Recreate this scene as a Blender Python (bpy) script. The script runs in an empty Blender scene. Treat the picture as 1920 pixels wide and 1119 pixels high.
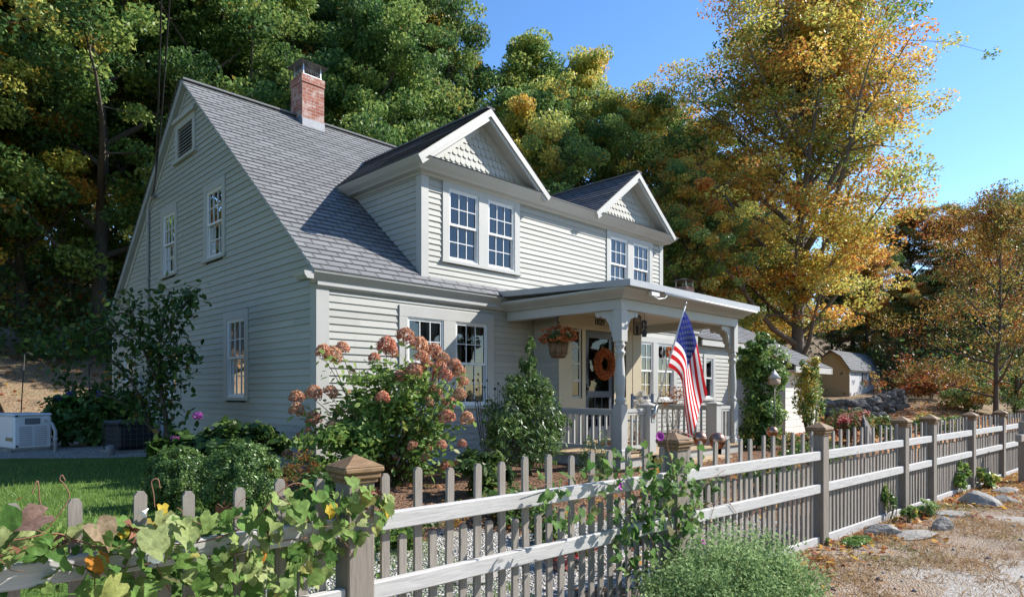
import bpy, math, random
import numpy as np
from math import sin, cos, pi, radians, sqrt, atan2
from mathutils import Vector, Matrix

# ---------------------------------------------------------------- camera, sky, sun
SC = bpy.context.scene
COL = SC.collection
FPX, CX, YH = 1217.0, 960.0, 736.0            # focal length, centre and horizon in photo pixels
RX = (0.70275, 0.71144)                       # world +X seen from the camera (right, forward)
RY = (-0.71144, 0.70275)
CAM = Vector((-4.504, -8.247, 1.55))
cd = bpy.data.cameras.new('camera'); cam = bpy.data.objects.new('camera', cd); COL.objects.link(cam)
cd.sensor_width = 36; cd.lens = FPX / 1920 * 36
cd.shift_y = (YH - 559.5) / 1920
cd.clip_start = 0.05; cd.clip_end = 2000
cam.location = CAM
cam.rotation_euler = (pi / 2, 0, -atan2(RX[1], RY[1]))
SC.camera = cam

TO_SUN = Vector((1.65, -1.0, 1.45)).normalized()
W = bpy.data.worlds.new('World'); SC.world = W; W.use_nodes = True
nt = W.node_tree; bg = nt.nodes['Background']
sky = nt.nodes.new('ShaderNodeTexSky'); sky.sky_type = 'NISHITA'; sky.sun_disc = False
sky.sun_elevation = math.asin(TO_SUN.z); sky.sun_rotation = atan2(TO_SUN.x, TO_SUN.y)
sky.altitude = 300; sky.air_density = 1.0; sky.dust_density = 0.15; sky.ozone_density = 2.2
hs = nt.nodes.new('ShaderNodeHueSaturation'); hs.inputs['Saturation'].default_value = 1.2; hs.inputs['Hue'].default_value = 0.504
nt.links.new(sky.outputs[0], hs.inputs['Color']); nt.links.new(hs.outputs[0], bg.inputs[0]); bg.inputs[1].default_value = 0.128
sl = bpy.data.lights.new('sun', 'SUN'); so = bpy.data.objects.new('sun', sl); COL.objects.link(so)
sl.energy = 4.3; sl.angle = radians(0.53); sl.color = (1.0, 0.955, 0.88)
so.rotation_euler = TO_SUN.to_track_quat('Z', 'Y').to_euler(); so.location = (20, -20, 30)
SC.view_settings.view_transform = 'Standard'; SC.view_settings.look = 'None'
SC.view_settings.exposure = 1.06; SC.view_settings.gamma = 1
SC.render.engine = 'CYCLES'
SC.cycles.max_bounces = 6; SC.cycles.diffuse_bounces = 3; SC.cycles.glossy_bounces = 3
SC.cycles.transmission_bounces = 4; SC.cycles.transparent_max_bounces = 8
SC.cycles.caustics_reflective = False; SC.cycles.caustics_refractive = False

# ---------------------------------------------------------------- helpers
def ray(px, py):
    a = (px - CX) / FPX
    return Vector((a * RX[0] + RX[1], a * RY[0] + RY[1], (YH - py) / FPX))
def at(px, py, depth): return CAM + ray(px, py) * depth
def atz(px, py, z):
    d = ray(px, py); return CAM + d * ((z - CAM.z) / d.z)
def atx(px, py, x):
    d = ray(px, py); return CAM + d * ((x - CAM.x) / d.x)
def aty(px, py, y):
    d = ray(px, py); return CAM + d * ((y - CAM.y) / d.y)

FD = Vector((0.99809, -0.0618, 0)); FN = Vector((0.0618, 0.99809, 0)); F0 = Vector((-2.788, -5.473, 0))
def fence_d(x, y): return (x - F0.x) * FN.x + (y - F0.y) * FN.y
def fence_pt(s, off=0.0, z=0.0):
    p = F0 + FD * s + FN * off; return Vector((p.x, p.y, z))
def sstep(a, b, v):
    t = np.clip((np.asarray(v, float) - a) / (b - a), 0, 1); return t * t * (3 - 2 * t)
def ground_h(x, y):
    x = np.asarray(x, float); y = np.asarray(y, float)
    d = fence_d(x, y)
    h = 0.40 * sstep(0.2, 3.6, d)
    s = np.maximum(0, y - 12.0 - 0.25 * np.maximum(0, x - 2))
    h = h + np.minimum(16, 0.27 * s * sstep(0, 6, s))
    h = h + np.minimum(12, 0.16 * np.maximum(0, x - 38) * sstep(-8, 2, y))
    h = h + 0.9 * sstep(27, 34, x) * sstep(-4, 0, y)
    h = h + 0.035 * np.sin(x * 1.3 + 0.5) * np.sin(y * 1.1 + 2) * sstep(3.5, 0, np.abs(d + 3))
    return h
def gh(x, y): return float(ground_h(x, y))

def tag(o, label=None, cat=None, group=None, kind=None):
    if label: o['label'] = label
    if cat: o['category'] = cat
    if group: o['group'] = group
    if kind: o['kind'] = kind
    return o
def thing(name, label, cat, loc=(0, 0, 0), rz=0.0, group=None):
    o = bpy.data.objects.new(name, None); COL.objects.link(o)
    o.location = loc; o.rotation_euler = (0, 0, rz); o.empty_display_size = 0.2
    return tag(o, label, cat, group)
def link(name, me, parent=None, loc=None):
    o = bpy.data.objects.new(name, me); COL.objects.link(o)
    if parent: o.parent = parent
    if loc is not None: o.location = loc
    return o
KIDS = {}
def kids_of(o): return [c for c in COL.objects if c.parent == o]
def dup(o, loc=None, rz=None, label=None, parent=None):
    c = o.copy(); COL.objects.link(c)
    if parent: c.parent = parent
    if loc is not None: c.location = loc
    if rz is not None: c.rotation_euler = (0, 0, rz)
    if label: c['label'] = label
    for ch in kids_of(o): dup(ch, parent=c)
    return c

class MB:
    def __init__(s): s.v = []; s.f = []; s.m = []; s.uv = []; s.sm = []
    def poly(s, pts, m=0, uv=None, smooth=False):
        b = len(s.v); s.v += [tuple(p) for p in pts]
        s.f.append(tuple(range(b, b + len(pts)))); s.m.append(m); s.uv.append(uv); s.sm.append(smooth)
    def mesh(s, vs, fs, m=0, smooth=False):
        b = len(s.v); s.v += [tuple(p) for p in vs]
        for f in fs: s.f.append(tuple(i + b for i in f)); s.m.append(m); s.uv.append(None); s.sm.append(smooth)
        return s
    def box(s, x0, x1, y0, y1, z0, z1, m=0, bev=0.0):
        if bev <= 0:
            V = [(x0,y0,z0),(x1,y0,z0),(x1,y1,z0),(x0,y1,z0),(x0,y0,z1),(x1,y0,z1),(x1,y1,z1),(x0,y1,z1)]
            return s.mesh(V, [(0,3,2,1),(4,5,6,7),(0,1,5,4),(1,2,6,5),(2,3,7,6),(3,0,4,7)], m)
        b = min(bev, (x1-x0)/2.2, (y1-y0)/2.2, (z1-z0)/2.2); V = []; idx = {}
        c = ((x0,x1),(y0,y1),(z0,z1))
        for i in (0,1):
            for j in (0,1):
                for k in (0,1):
                    for a in range(3):
                        p = [c[0][i], c[1][j], c[2][k]]
                        for q, t in enumerate((i,j,k)):
                            if q != a: p[q] += b * (1 - 2*t)
                        idx[(i,j,k,a)] = len(V); V.append(tuple(p))
        F = []
        for a in range(3):
            o1, o2 = [(1,2),(2,0),(0,1)][a]
            for t in (0,1):
                q = []
                for u, w in ((0,0),(1,0),(1,1),(0,1)):
                    k = [0,0,0]; k[a]=t; k[o1]=u; k[o2]=w; q.append(idx[(*k,a)])
                F.append(tuple(q if t else q[::-1]))
        for a in range(3):
            o1, o2 = [(1,2),(2,0),(0,1)][a]
            for u in (0,1):
                for w in (0,1):
                    q = []
                    for t, ax in ((0,o1),(1,o1),(1,o2),(0,o2)):
                        k=[0,0,0]; k[a]=t; k[o1]=u; k[o2]=w; q.append(idx[(*k,ax)])
                    F.append(tuple(q if u != w else q[::-1]))
        for i in (0,1):
            for j in (0,1):
                for k in (0,1):
                    q = [idx[(i,j,k,a)] for a in range(3)]
                    F.append(tuple(q if (i+j+k) % 2 else q[::-1]))
        return s.mesh(V, F, m)
    def tube(s, pts, r, n=6, m=0, cap=True, smooth=True):
        pts = [Vector(p) for p in pts]; k = len(pts)
        rr = list(r) if hasattr(r, '__len__') else [r] * k
        V = []; F = []; up = None
        for i, p in enumerate(pts):
            t = (pts[min(i+1,k-1)] - pts[max(i-1,0)])
            t = t.normalized() if t.length > 1e-9 else Vector((0,0,1))
            if up is None:
                up = Vector((1,0,0)) if abs(t.x) < 0.8 else Vector((0,1,0))
            a = (up - t * up.dot(t)); a = a.normalized() if a.length > 1e-6 else t.orthogonal().normalized()
            up = a; b = t.cross(a)
            for j in range(n):
                w = 2*pi*j/n; V.append(p + (a*cos(w) + b*sin(w)) * rr[i])
        for i in range(k-1):
            for j in range(n):
                F.append((i*n+j, i*n+(j+1)%n, (i+1)*n+(j+1)%n, (i+1)*n+j))
        if cap: F += [tuple(range(n))[::-1], tuple(range((k-1)*n, k*n))]
        return s.mesh(V, F, m, smooth)
    def lathe(s, prof, n=16, c=(0,0,0), m=0, smooth=True):
        V = []; F = []
        for r, z in prof:
            for j in range(n):
                w = 2*pi*j/n; V.append((c[0]+r*cos(w), c[1]+r*sin(w), c[2]+z))
        for i in range(len(prof)-1):
            for j in range(n): F.append((i*n+j, i*n+(j+1)%n, (i+1)*n+(j+1)%n, (i+1)*n+j))
        F += [tuple(range(n))[::-1], tuple(range((len(prof)-1)*n, len(prof)*n))]
        return s.mesh(V, F, m, smooth)
    def prism(s, poly, o, eu, ev, en, t, m=0):
        """outline poly (u,v) in plane (eu,ev) at o, extruded by t along en"""
        o = Vector(o); eu = Vector(eu); ev = Vector(ev); en = Vector(en); k = len(poly)
        A = [o + eu*u + ev*v for u, v in poly]; B = [p + en*t for p in A]
        F = [tuple(range(k))[::-1], tuple(range(k, 2*k))]
        F += [(i, (i+1)%k, k+(i+1)%k, k+i) for i in range(k)]
        return s.mesh(A+B, F, m)
    def sphere(s, c, r, n=12, k=8, m=0, sq=(1,1,1), jit=0.0, rng=None):
        V = []; F = []
        for i in range(k+1):
            ph = pi*i/k
            for j in range(n):
                w = 2*pi*j/n; q = 1 + (rng.uniform(-jit, jit) if jit else 0)
                V.append((c[0]+r*q*sq[0]*sin(ph)*cos(w), c[1]+r*q*sq[1]*sin(ph)*sin(w), c[2]+r*q*sq[2]*cos(ph)))
        for i in range(k):
            for j in range(n): F.append((i*n+j, (i+1)*n+j, (i+1)*n+(j+1)%n, i*n+(j+1)%n))
        return s.mesh(V, F, m, True)
    def sweep(s, path, prof, z0, m=0):
        """mitred moulding: path of (x,y), outward to the right hand side of travel; prof of (out, z)"""
        n = len(path); P = [Vector((q[0], q[1])) for q in path]; rows = []
        for i in range(n):
            d0 = (P[i]-P[i-1]).normalized() if i else None; d1 = (P[i+1]-P[i]).normalized() if i < n-1 else None
            n0 = Vector((d0.y, -d0.x)) if d0 else None; n1 = Vector((d1.y, -d1.x)) if d1 else None
            w = (n0+n1)/(1+n0.dot(n1)) if (n0 and n1) else (n0 or n1)
            rows.append([(P[i].x+w.x*o, P[i].y+w.y*o, z0+z) for o, z in prof])
        k = len(prof); V = [v for r in rows for v in r]; F = []
        for i in range(n-1):
            for j in range(k): F.append((i*k+j, i*k+(j+1)%k, (i+1)*k+(j+1)%k, (i+1)*k+j))
        F += [tuple(range(k))[::-1], tuple(range((n-1)*k, n*k))]
        return s.mesh(V, F, m)
    def build(s, name, mats, parent=None, loc=None, rz=None, fix=False):
        me = bpy.data.meshes.new(name); me.from_pydata(s.v, [], s.f)
        if not isinstance(mats, (list, tuple)): mats = [mats]
        for q in mats: me.materials.append(q)
        me.polygons.foreach_set('material_index', s.m)
        me.polygons.foreach_set('use_smooth', s.sm)
        if any(u is not None for u in s.uv):
            ul = me.uv_layers.new(name='UVMap'); fl = []
            for f, u in zip(s.f, s.uv): fl += [c for q in (u if u is not None else [(0.13,0.07)]*len(f)) for c in q]
            ul.data.foreach_set('uv', fl)
        me.update()
        o = link(name, me, parent, loc)
        if rz is not None: o.rotation_euler = (0, 0, rz)
        return o

def fast_mesh(name, V, F, mats, attrs=None, smooth=True, midx=None):
    """V (n,3) and F (m,k) numpy arrays"""
    me = bpy.data.meshes.new(name); V = np.asarray(V, np.float32); F = np.asarray(F, np.int32)
    m, k = F.shape
    me.vertices.add(len(V)); me.vertices.foreach_set('co', V.ravel())
    me.loops.add(m*k); me.loops.foreach_set('vertex_index', F.ravel())
    me.polygons.add(m); me.polygons.foreach_set('loop_start', np.arange(0, m*k, k, dtype=np.int32))
    me.polygons.foreach_set('loop_total', np.full(m, k, np.int32))
    me.polygons.foreach_set('use_smooth', np.full(m, smooth))
    if not isinstance(mats, (list, tuple)): mats = [mats]
    for q in mats: me.materials.append(q)
    if midx is not None: me.polygons.foreach_set('material_index', np.asarray(midx, np.int32))
    for nm, a in (attrs or {}).items():
        at_ = me.attributes.new(nm, 'FLOAT', 'POINT'); at_.data.foreach_set('value', np.asarray(a, np.float32))
    me.update(calc_edges=True); return me

# ---------------------------------------------------------------- materials
class NT:
    def __init__(s, name):
        s.m = bpy.data.materials.new(name); s.m.use_nodes = True; s.t = s.m.node_tree; s.n = s.t.nodes
        s.p = s.n['Principled BSDF']; s.out = s.n['Material Output']
    def new(s, ty, **kw):
        n = s.n.new(ty)
        for k, v in kw.items():
            if k.startswith('i_'):
                key = k[2:]; key = int(key) if key.isdigit() else key
                n.inputs[key].default_value = v
            else: setattr(n, k, v)
        return n
    def ln(s, a, b): s.t.links.new(a, b); return s
    def coord(s, kind='Object', scale=(1,1,1), rnd=False):
        tc = s.new('ShaderNodeTexCoord'); mp = s.new('ShaderNodeMapping'); mp.inputs['Scale'].default_value = scale
        src = tc.outputs[kind]
        if rnd:
            oi = s.new('ShaderNodeObjectInfo'); vm = s.new('ShaderNodeVectorMath', operation='SCALE'); vm.inputs[0].default_value = (37, 23, 51)
            s.ln(oi.outputs['Random'], vm.inputs['Scale']); va = s.new('ShaderNodeVectorMath', operation='ADD')
            s.ln(src, va.inputs[0]); s.ln(vm.outputs[0], va.inputs[1]); src = va.outputs[0]
        s.ln(src, mp.inputs[0]); return mp.outputs[0]
    def noise(s, co, scale, detail=4, rough=0.55, dist=0.0):
        n = s.new('ShaderNodeTexNoise'); n.inputs['Scale'].default_value = scale; n.inputs['Detail'].default_value = detail
        n.inputs['Roughness'].default_value = rough; n.inputs['Distortion'].default_value = dist
        s.ln(co, n.inputs['Vector']); return n.outputs['Fac']
    def ramp(s, fac, stops):
        r = s.new('ShaderNodeValToRGB'); e = r.color_ramp.elements
        while len(e) < len(stops): e.new(0.5)
        for k, (p, c) in enumerate(stops):
            e[k].position = p; e[k].color = (*c, 1) if len(c) == 3 else c
        s.ln(fac, r.inputs[0]); return r.outputs[0]
    def mix(s, fac, a, b, mode='MIX'):
        n = s.new('ShaderNodeMix', data_type='RGBA', blend_type=mode)
        for sock, v in ((n.inputs[0], fac), (n.inputs[6], a), (n.inputs[7], b)):
            if isinstance(v, (int, float)): sock.default_value = v
            elif isinstance(v, tuple): sock.default_value = (*v, 1) if len(v) == 3 else v
            else: s.ln(v, sock)
        return n.outputs[2]
    def math(s, op, a, b=None, clamp=False):
        n = s.new('ShaderNodeMath', operation=op); n.use_clamp = clamp
        for sock, v in ((n.inputs[0], a), (n.inputs[1], b)):
            if v is None: continue
            if isinstance(v, (int, float)): sock.default_value = v
            else: s.ln(v, sock)
        return n.outputs[0]
    def bump(s, h, strength=0.3, dist=0.01):
        b = s.new('ShaderNodeBump'); b.inputs['Strength'].default_value = strength; b.inputs['Distance'].default_value = dist
        s.ln(h, b.inputs['Height']); s.ln(b.outputs[0], s.p.inputs['Normal'])
    def col(s, c):
        if isinstance(c, tuple): s.p.inputs['Base Color'].default_value = (*c, 1)
        else: s.ln(c, s.p.inputs['Base Color'])
        return s
    def set(s, **kw):
        for k, v in kw.items(): s.p.inputs[k.replace('_', ' ')].default_value = v
        return s

def paint(name, c, rough=0.5, var=0.08, scale=3.0, grime=0.0, stretch=(1,1,1), bump=0.0):
    t = NT(name); co = t.coord('Object', stretch, rnd=False)
    f = t.noise(co, scale, 5, 0.6); lo = tuple(x*(1-var) for x in c); hi = tuple(min(1, x*(1+var)) for x in c)
    k = t.ramp(f, [(0.3, lo), (0.7, hi)])
    if grime:
        g = t.noise(co, scale*6, 4, 0.7)
        k = t.mix(t.math('MULTIPLY', t.math('GREATER_THAN', g, 0.66), grime), k, tuple(x*0.6 for x in c))
    t.col(k).set(Roughness=rough)
    if bump: t.bump(t.noise(co, scale*20, 3), bump, 0.004)
    return t.m
def metal(name, c, rough=0.35, met=1.0):
    t = NT(name); f = t.noise(t.coord(), 14, 4)
    t.col(t.ramp(f, [(0.3, tuple(x*0.8 for x in c)), (0.7, c)])).set(Roughness=rough, Metallic=met); return t.m
def wood_grey(name, base, axis, dark=0.55):
    t = NT(name); st = {'x': (0.6, 9, 9), 'z': (9, 9, 0.6)}[axis]
    co = t.coord('Object', st, rnd=True); g = t.noise(co, 9, 6, 0.7, 0.6); b = t.noise(t.coord('Object', (1,1,1), rnd=True), 5, 3)
    k = t.ramp(g, [(0.25, tuple(x*dark for x in base)), (0.55, base), (0.8, tuple(min(1, x*1.2) for x in base))])
    k = t.mix(t.math('MULTIPLY', b, 0.45), k, tuple(x*0.72 for x in base))
    kn = t.new('ShaderNodeTexVoronoi'); t.ln(t.coord('Object', {'x': (3.2, 9, 9), 'z': (9, 9, 3.2)}[axis], rnd=True), kn.inputs['Vector']); kn.inputs['Scale'].default_value = 1.0
    kk = t.ramp(kn.outputs['Distance'], [(0.05, (1,1,1)), (0.13, (0,0,0))])
    k = t.mix(t.math('MULTIPLY', kk, 0.75), k, tuple(x*0.4 for x in base))
    t.col(k).set(Roughness=0.85); t.p.inputs['Specular IOR Level'].default_value = 0.2
    t.bump(g, 0.35, 0.004); return t.m
M = {}
def siding_mat(c):
    t = NT('siding_paint'); co = t.coord('Object'); sp = t.new('ShaderNodeSeparateXYZ'); t.ln(co, sp.inputs[0])
    row = t.math('FLOOR', t.math('DIVIDE', t.math('SUBTRACT', sp.outputs[2], 0.35), 0.1035)); seg = t.math('FLOOR', t.math('ADD', t.math('DIVIDE', t.math('ADD', sp.outputs[0], sp.outputs[1]), 2.9), t.math('MULTIPLY', row, 0.37)))
    cb = t.new('ShaderNodeCombineXYZ'); t.ln(row, cb.inputs[0]); t.ln(seg, cb.inputs[1]); wn = t.new('ShaderNodeTexWhiteNoise'); wn.noise_dimensions = '3D'; t.ln(cb.outputs[0], wn.inputs['Vector'])
    k = t.ramp(wn.outputs['Value'], [(0, tuple(x*.92 for x in c)), (1, tuple(x*1.06 for x in c))])
    n = t.noise(t.coord('Object', (1.2, 1.2, 14)), 2.2, 5, .7); k = t.mix(t.ramp(n, [(.5, (0,)*3), (.8, (.35,)*3)]), k, tuple(x*.72 for x in c))
    st = t.noise(t.coord('Object', (7, 7, .35)), 2.0, 4, .6); k = t.mix(t.ramp(st, [(.55, (0,)*3), (.8, (.22,)*3)]), k, (c[0]*.68, c[1]*.66, c[2]*.58))
    t.col(k).set(Roughness=.6); t.p.inputs['Specular IOR Level'].default_value = .3; t.bump(n, .25, .004); return t.m
M['siding'] = siding_mat((0.39, 0.384, 0.348))
M['trim'] = paint('trim_paint', (0.41, 0.403, 0.375), 0.5, 0.05, 2.2, 0.06)
M['white'] = paint('white_vinyl', (0.70, 0.70, 0.70), 0.35, 0.03, 2)
M['porch_cream'] = paint('porch_ceiling_paint', (0.43, 0.37, 0.26), 0.55, 0.06, 2.0)
M['deck'] = paint('porch_deck_boards', (0.42, 0.31, 0.19), 0.6, 0.2, 4, 0.15)
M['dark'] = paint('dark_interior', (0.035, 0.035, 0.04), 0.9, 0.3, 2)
M['door'] = paint('slate_door_paint', (0.060, 0.065, 0.085), 0.4, 0.1, 3)
M['black'] = metal('black_iron', (0.02, 0.02, 0.02), 0.5, 0.0)
M['steel'] = metal('galvanised_steel', (0.55, 0.55, 0.55), 0.4)
M['galv'] = metal('weathered_flashing', (0.27, 0.28, 0.30), 0.6, 0.4)
M['gutter'] = paint('grey_drip_edge', (0.36, 0.36, 0.365), 0.4, 0.08, 2)
M['curtain'] = paint('curtain_cloth', (0.42, 0.41, 0.38), 0.9, 0.25, 9, 0, (6, 6, 0.4))

def glass_mat(ior=1.75):
    t = NT('window_glass'); t.n.remove(t.p)
    g = t.new('ShaderNodeBsdfGlossy'); g.inputs['Roughness'].default_value = 0.02; g.inputs['Color'].default_value = (0.95, 0.97, 1, 1)
    nz = t.noise(t.coord('Object', (1,1,1), True), 1.6, 2); bp = t.new('ShaderNodeBump'); bp.inputs['Strength'].default_value = 0.12; bp.inputs['Distance'].default_value = 0.03
    t.ln(nz, bp.inputs['Height']); t.ln(bp.outputs[0], g.inputs['Normal'])
    tr = t.new('ShaderNodeBsdfTransparent'); tr.inputs['Color'].default_value = (0.5, 0.54, 0.54, 1)
    fr = t.new('ShaderNodeFresnel'); fr.inputs['IOR'].default_value = ior
    mx = t.new('ShaderNodeMixShader'); t.ln(fr.outputs[0], mx.inputs[0]); t.ln(tr.outputs[0], mx.inputs[1]); t.ln(g.outputs[0], mx.inputs[2])
    t.ln(mx.outputs[0], t.out.inputs['Surface']); return t.m
M['glass'] = glass_mat(); M['glass_low'] = glass_mat(1.4)

def shingle_mat(name, base, dark):
    t = NT(name); tc = t.new('ShaderNodeTexCoord')
    br = t.new('ShaderNodeTexBrick'); br.offset = 0.5; br.inputs['Scale'].default_value = 1
    br.inputs['Brick Width'].default_value = 0.30; br.inputs['Row Height'].default_value = 0.145
    br.inputs['Mortar Size'].default_value = 0.02; br.inputs['Mortar Smooth'].default_value = 0.1
    br.inputs['Color1'].default_value = (*tuple(x*0.80 for x in base), 1); br.inputs['Color2'].default_value = (*tuple(x*1.16 for x in base), 1)
    br.inputs['Mortar'].default_value = (*dark, 1); br.inputs['Bias'].default_value = 0  # slots between tabs; row lines paint in the shadow gap under each course
    # jitter the slots a little
    nz = t.new('ShaderNodeTexNoise'); nz.inputs['Scale'].default_value = 1.3; t.ln(tc.outputs['UV'], nz.inputs['Vector'])
    t.ln(tc.outputs['UV'], br.inputs['Vector'])
    g = t.new('ShaderNodeTexNoise'); g.inputs['Scale'].default_value = 90; g.inputs['Detail'].default_value = 3; t.ln(tc.outputs['UV'], g.inputs['Vector'])
    b2 = t.noise(tc.outputs['UV'], 0.7, 3)
    k = t.mix(t.ramp(g.outputs['Fac'], [(0.35, (0.0,)*3), (0.75, (0.3,)*3)]), br.outputs['Color'], tuple(min(1, x*1.7) for x in base))
    k = t.mix(t.math('MULTIPLY', b2, 0.5), k, tuple(x*0.75 for x in base))
    t.col(k).set(Roughness=0.92); t.p.inputs['Specular IOR Level'].default_value = 0.15
    t.bump(g.outputs['Fac'], 0.4, 0.003); return t.m
M['shingle'] = shingle_mat('grey_asphalt_shingles', (0.195, 0.195, 0.198), (0.06, 0.06, 0.062))
M['shingle_dark'] = shingle_mat('dark_asphalt_shingles', (0.14, 0.135, 0.138), (0.03, 0.03, 0.03))

def brick_mat():
    t = NT('old_brick'); tc = t.new('ShaderNodeTexCoord')
    br = t.new('ShaderNodeTexBrick'); br.inputs['Scale'].default_value = 1
    br.inputs['Brick Width'].default_value = 0.205; br.inputs['Row Height'].default_value = 0.07; br.inputs['Mortar Size'].default_value = 0.006
    br.inputs['Color1'].default_value = (0.26, 0.075, 0.045, 1); br.inputs['Color2'].default_value = (0.36, 0.13, 0.085, 1); br.inputs['Mortar'].default_value = (0.36, 0.30, 0.26, 1)
    t.ln(tc.outputs['UV'], br.inputs['Vector'])
    w = t.noise(tc.outputs['UV'], 4.5, 5, 0.65); w2 = t.noise(tc.outputs['UV'], 22, 3)
    fac = t.math('MULTIPLY', t.ramp(w, [(0.47, (0,)*3), (0.62, (0.9,)*3)]), t.ramp(w2, [(0.3, (0.4,)*3), (0.6, (1,)*3)]))
    k = t.mix(fac, br.outputs['Color'], (0.52, 0.43, 0.38)); t.col(k).set(Roughness=0.9)
    t.bump(t.math('MULTIPLY', br.outputs['Fac'], -1.0), 0.5, 0.006); return t.m
M['brick'] = brick_mat()
M['block'] = paint('white_block_paint', (0.62, 0.60, 0.54), 0.8, 0.08, 2, 0.1)

# weathered fence timber
M['rail'] = wood_grey('weathered_rail_timber', (0.52, 0.508, 0.495), 'x', 0.60)
M['picket'] = wood_grey('weathered_picket_timber', (0.30, 0.268, 0.235), 'z')
M['post'] = wood_grey('weathered_post_timber', (0.27, 0.235, 0.20), 'z')
def cap_mat():
    t = NT('stained_post_cap'); co = t.coord('Object', (3, 14, 14), True); g = t.noise(co, 4, 5, 0.6)
    t.col(t.ramp(g, [(0.3, (0.13, 0.075, 0.035)), (0.6, (0.24, 0.145, 0.068)), (0.85, (0.31, 0.21, 0.115))])).set(Roughness=0.7); return t.m
M['cap'] = cap_mat()

def leaf_mat(name, green, fall, trans=0.35, rough=0.42, spec=0.5):
    """green / fall: ramps over per-leaf 'tint'; how much of the plant has turned = object colour red against per-clump 'tint2'"""
    t = NT(name)
    a = t.new('ShaderNodeAttribute', attribute_name='tint'); b = t.new('ShaderNodeAttribute', attribute_name='tint2'); oi = t.new('ShaderNodeObjectInfo')
    sp = t.new('ShaderNodeSeparateColor'); t.ln(oi.outputs['Color'], sp.inputs[0])
    g = t.ramp(a.outputs['Fac'], green); fl = t.ramp(t.math('ADD', a.outputs['Fac'], t.math('SUBTRACT', sp.outputs[1], 0.5)), fall)
    fac = t.math('ADD', t.math('MULTIPLY', t.math('SUBTRACT', sp.outputs[0], b.outputs['Fac']), 5.0), 0.0, True)
    k = t.mix(fac, g, fl)
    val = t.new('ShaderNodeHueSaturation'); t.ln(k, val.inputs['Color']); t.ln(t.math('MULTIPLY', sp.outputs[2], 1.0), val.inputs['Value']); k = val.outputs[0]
    t.col(k).set(Roughness=rough); t.p.inputs['Specular IOR Level'].default_value = spec
    tl = t.new('ShaderNodeBsdfTranslucent'); br = t.new('ShaderNodeBrightContrast'); t.ln(k, br.inputs['Color']); br.inputs['Bright'].default_value = 0.0
    gm = t.new('ShaderNodeGamma'); gm.inputs['Gamma'].default_value = 0.85; t.ln(k, gm.inputs['Color']); t.ln(gm.outputs[0], tl.inputs['Color'])
    mx = t.new('ShaderNodeMixShader'); mx.inputs[0].default_value = trans
    t.ln(t.p.outputs[0], mx.inputs[1]); t.ln(tl.outputs[0], mx.inputs[2]); t.ln(mx.outputs[0], t.out.inputs['Surface']); return t.m
FALL = [(0.0, (0.27, 0.06, 0.025)), (0.3, (0.42, 0.16, 0.03)), (0.55, (0.50, 0.29, 0.045)), (0.8, (0.49, 0.38, 0.07)), (1.0, (0.34, 0.34, 0.07))]
M['tree_leaf'] = leaf_mat('tree_leaves', [(0, (0.035, 0.08, 0.022)), (0.5, (0.09, 0.165, 0.038)), (1, (0.22, 0.27, 0.06))], FALL, 0.42, 0.5, 0.35)
M['shrub_leaf'] = leaf_mat('shrub_leaves', [(0, (0.022, 0.055, 0.013)), (0.5, (0.065, 0.13, 0.028)), (1, (0.17, 0.25, 0.05))], FALL, 0.35, 0.42, 0.35)
M['hydrangea_leaf'] = leaf_mat('hydrangea_leaves', [(0, (0.05, 0.10, 0.02)), (0.5, (0.13, 0.23, 0.045)), (1, (0.28, 0.37, 0.09))], FALL, 0.45, 0.45, 0.3)
M['box_leaf'] = leaf_mat('boxwood_leaves', [(0, (0.025, 0.055, 0.014)), (0.5, (0.065, 0.125, 0.03)), (1, (0.17, 0.25, 0.06))], FALL, 0.25, 0.38, 0.4)
M['sage_leaf'] = leaf_mat('sage_leaves', [(0, (0.06, 0.115, 0.035)), (0.5, (0.17, 0.26, 0.09)), (1, (0.33, 0.44, 0.18))], FALL, 0.3, 0.7, 0.2)
M['vine_leaf'] = leaf_mat('vine_leaves', [(0, (0.06, 0.15, 0.03)), (0.45, (0.15, 0.27, 0.06)), (0.8, (0.29, 0.37, 0.12)), (1, (0.37, 0.42, 0.19))],
    [(0.0, (0.24, 0.09, 0.05)), (0.35, (0.27, 0.17, 0.14)), (0.6, (0.33, 0.26, 0.15)), (0.85, (0.55, 0.40, 0.04)), (1.0, (0.60, 0.25, 0.04))], 0.38, 0.62, 0.2)
def mottle(m, scale, dark, light):
    t = m.node_tree; p_ = t.nodes['Principled BSDF']; src = p_.inputs['Base Color'].links[0].from_socket
    tc = t.nodes.new('ShaderNodeTexCoord'); n = t.nodes.new('ShaderNodeTexNoise'); n.inputs['Scale'].default_value = scale; n.inputs['Detail'].default_value = 3; t.links.new(tc.outputs['Object'], n.inputs['Vector'])
    r = t.nodes.new('ShaderNodeValToRGB'); r.color_ramp.elements[0].position = .3; r.color_ramp.elements[0].color = (*dark, 1); r.color_ramp.elements[1].position = .7; r.color_ramp.elements[1].color = (*light, 1); t.links.new(n.outputs['Fac'], r.inputs[0])
    mx = t.nodes.new('ShaderNodeMix'); mx.data_type = 'RGBA'; mx.blend_type = 'MULTIPLY'; mx.inputs[0].default_value = 1; t.links.new(src, mx.inputs[6]); t.links.new(r.outputs[0], mx.inputs[7]); t.links.new(mx.outputs[2], p_.inputs['Base Color'])
    b = t.nodes.new('ShaderNodeBump'); b.inputs['Strength'].default_value = .5; b.inputs['Distance'].default_value = .006; t.links.new(n.outputs['Fac'], b.inputs['Height']); t.links.new(b.outputs[0], p_.inputs['Normal'])
mottle(M['vine_leaf'], 55, (.62,.60,.55), (1.15,1.15,1.1))
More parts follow.
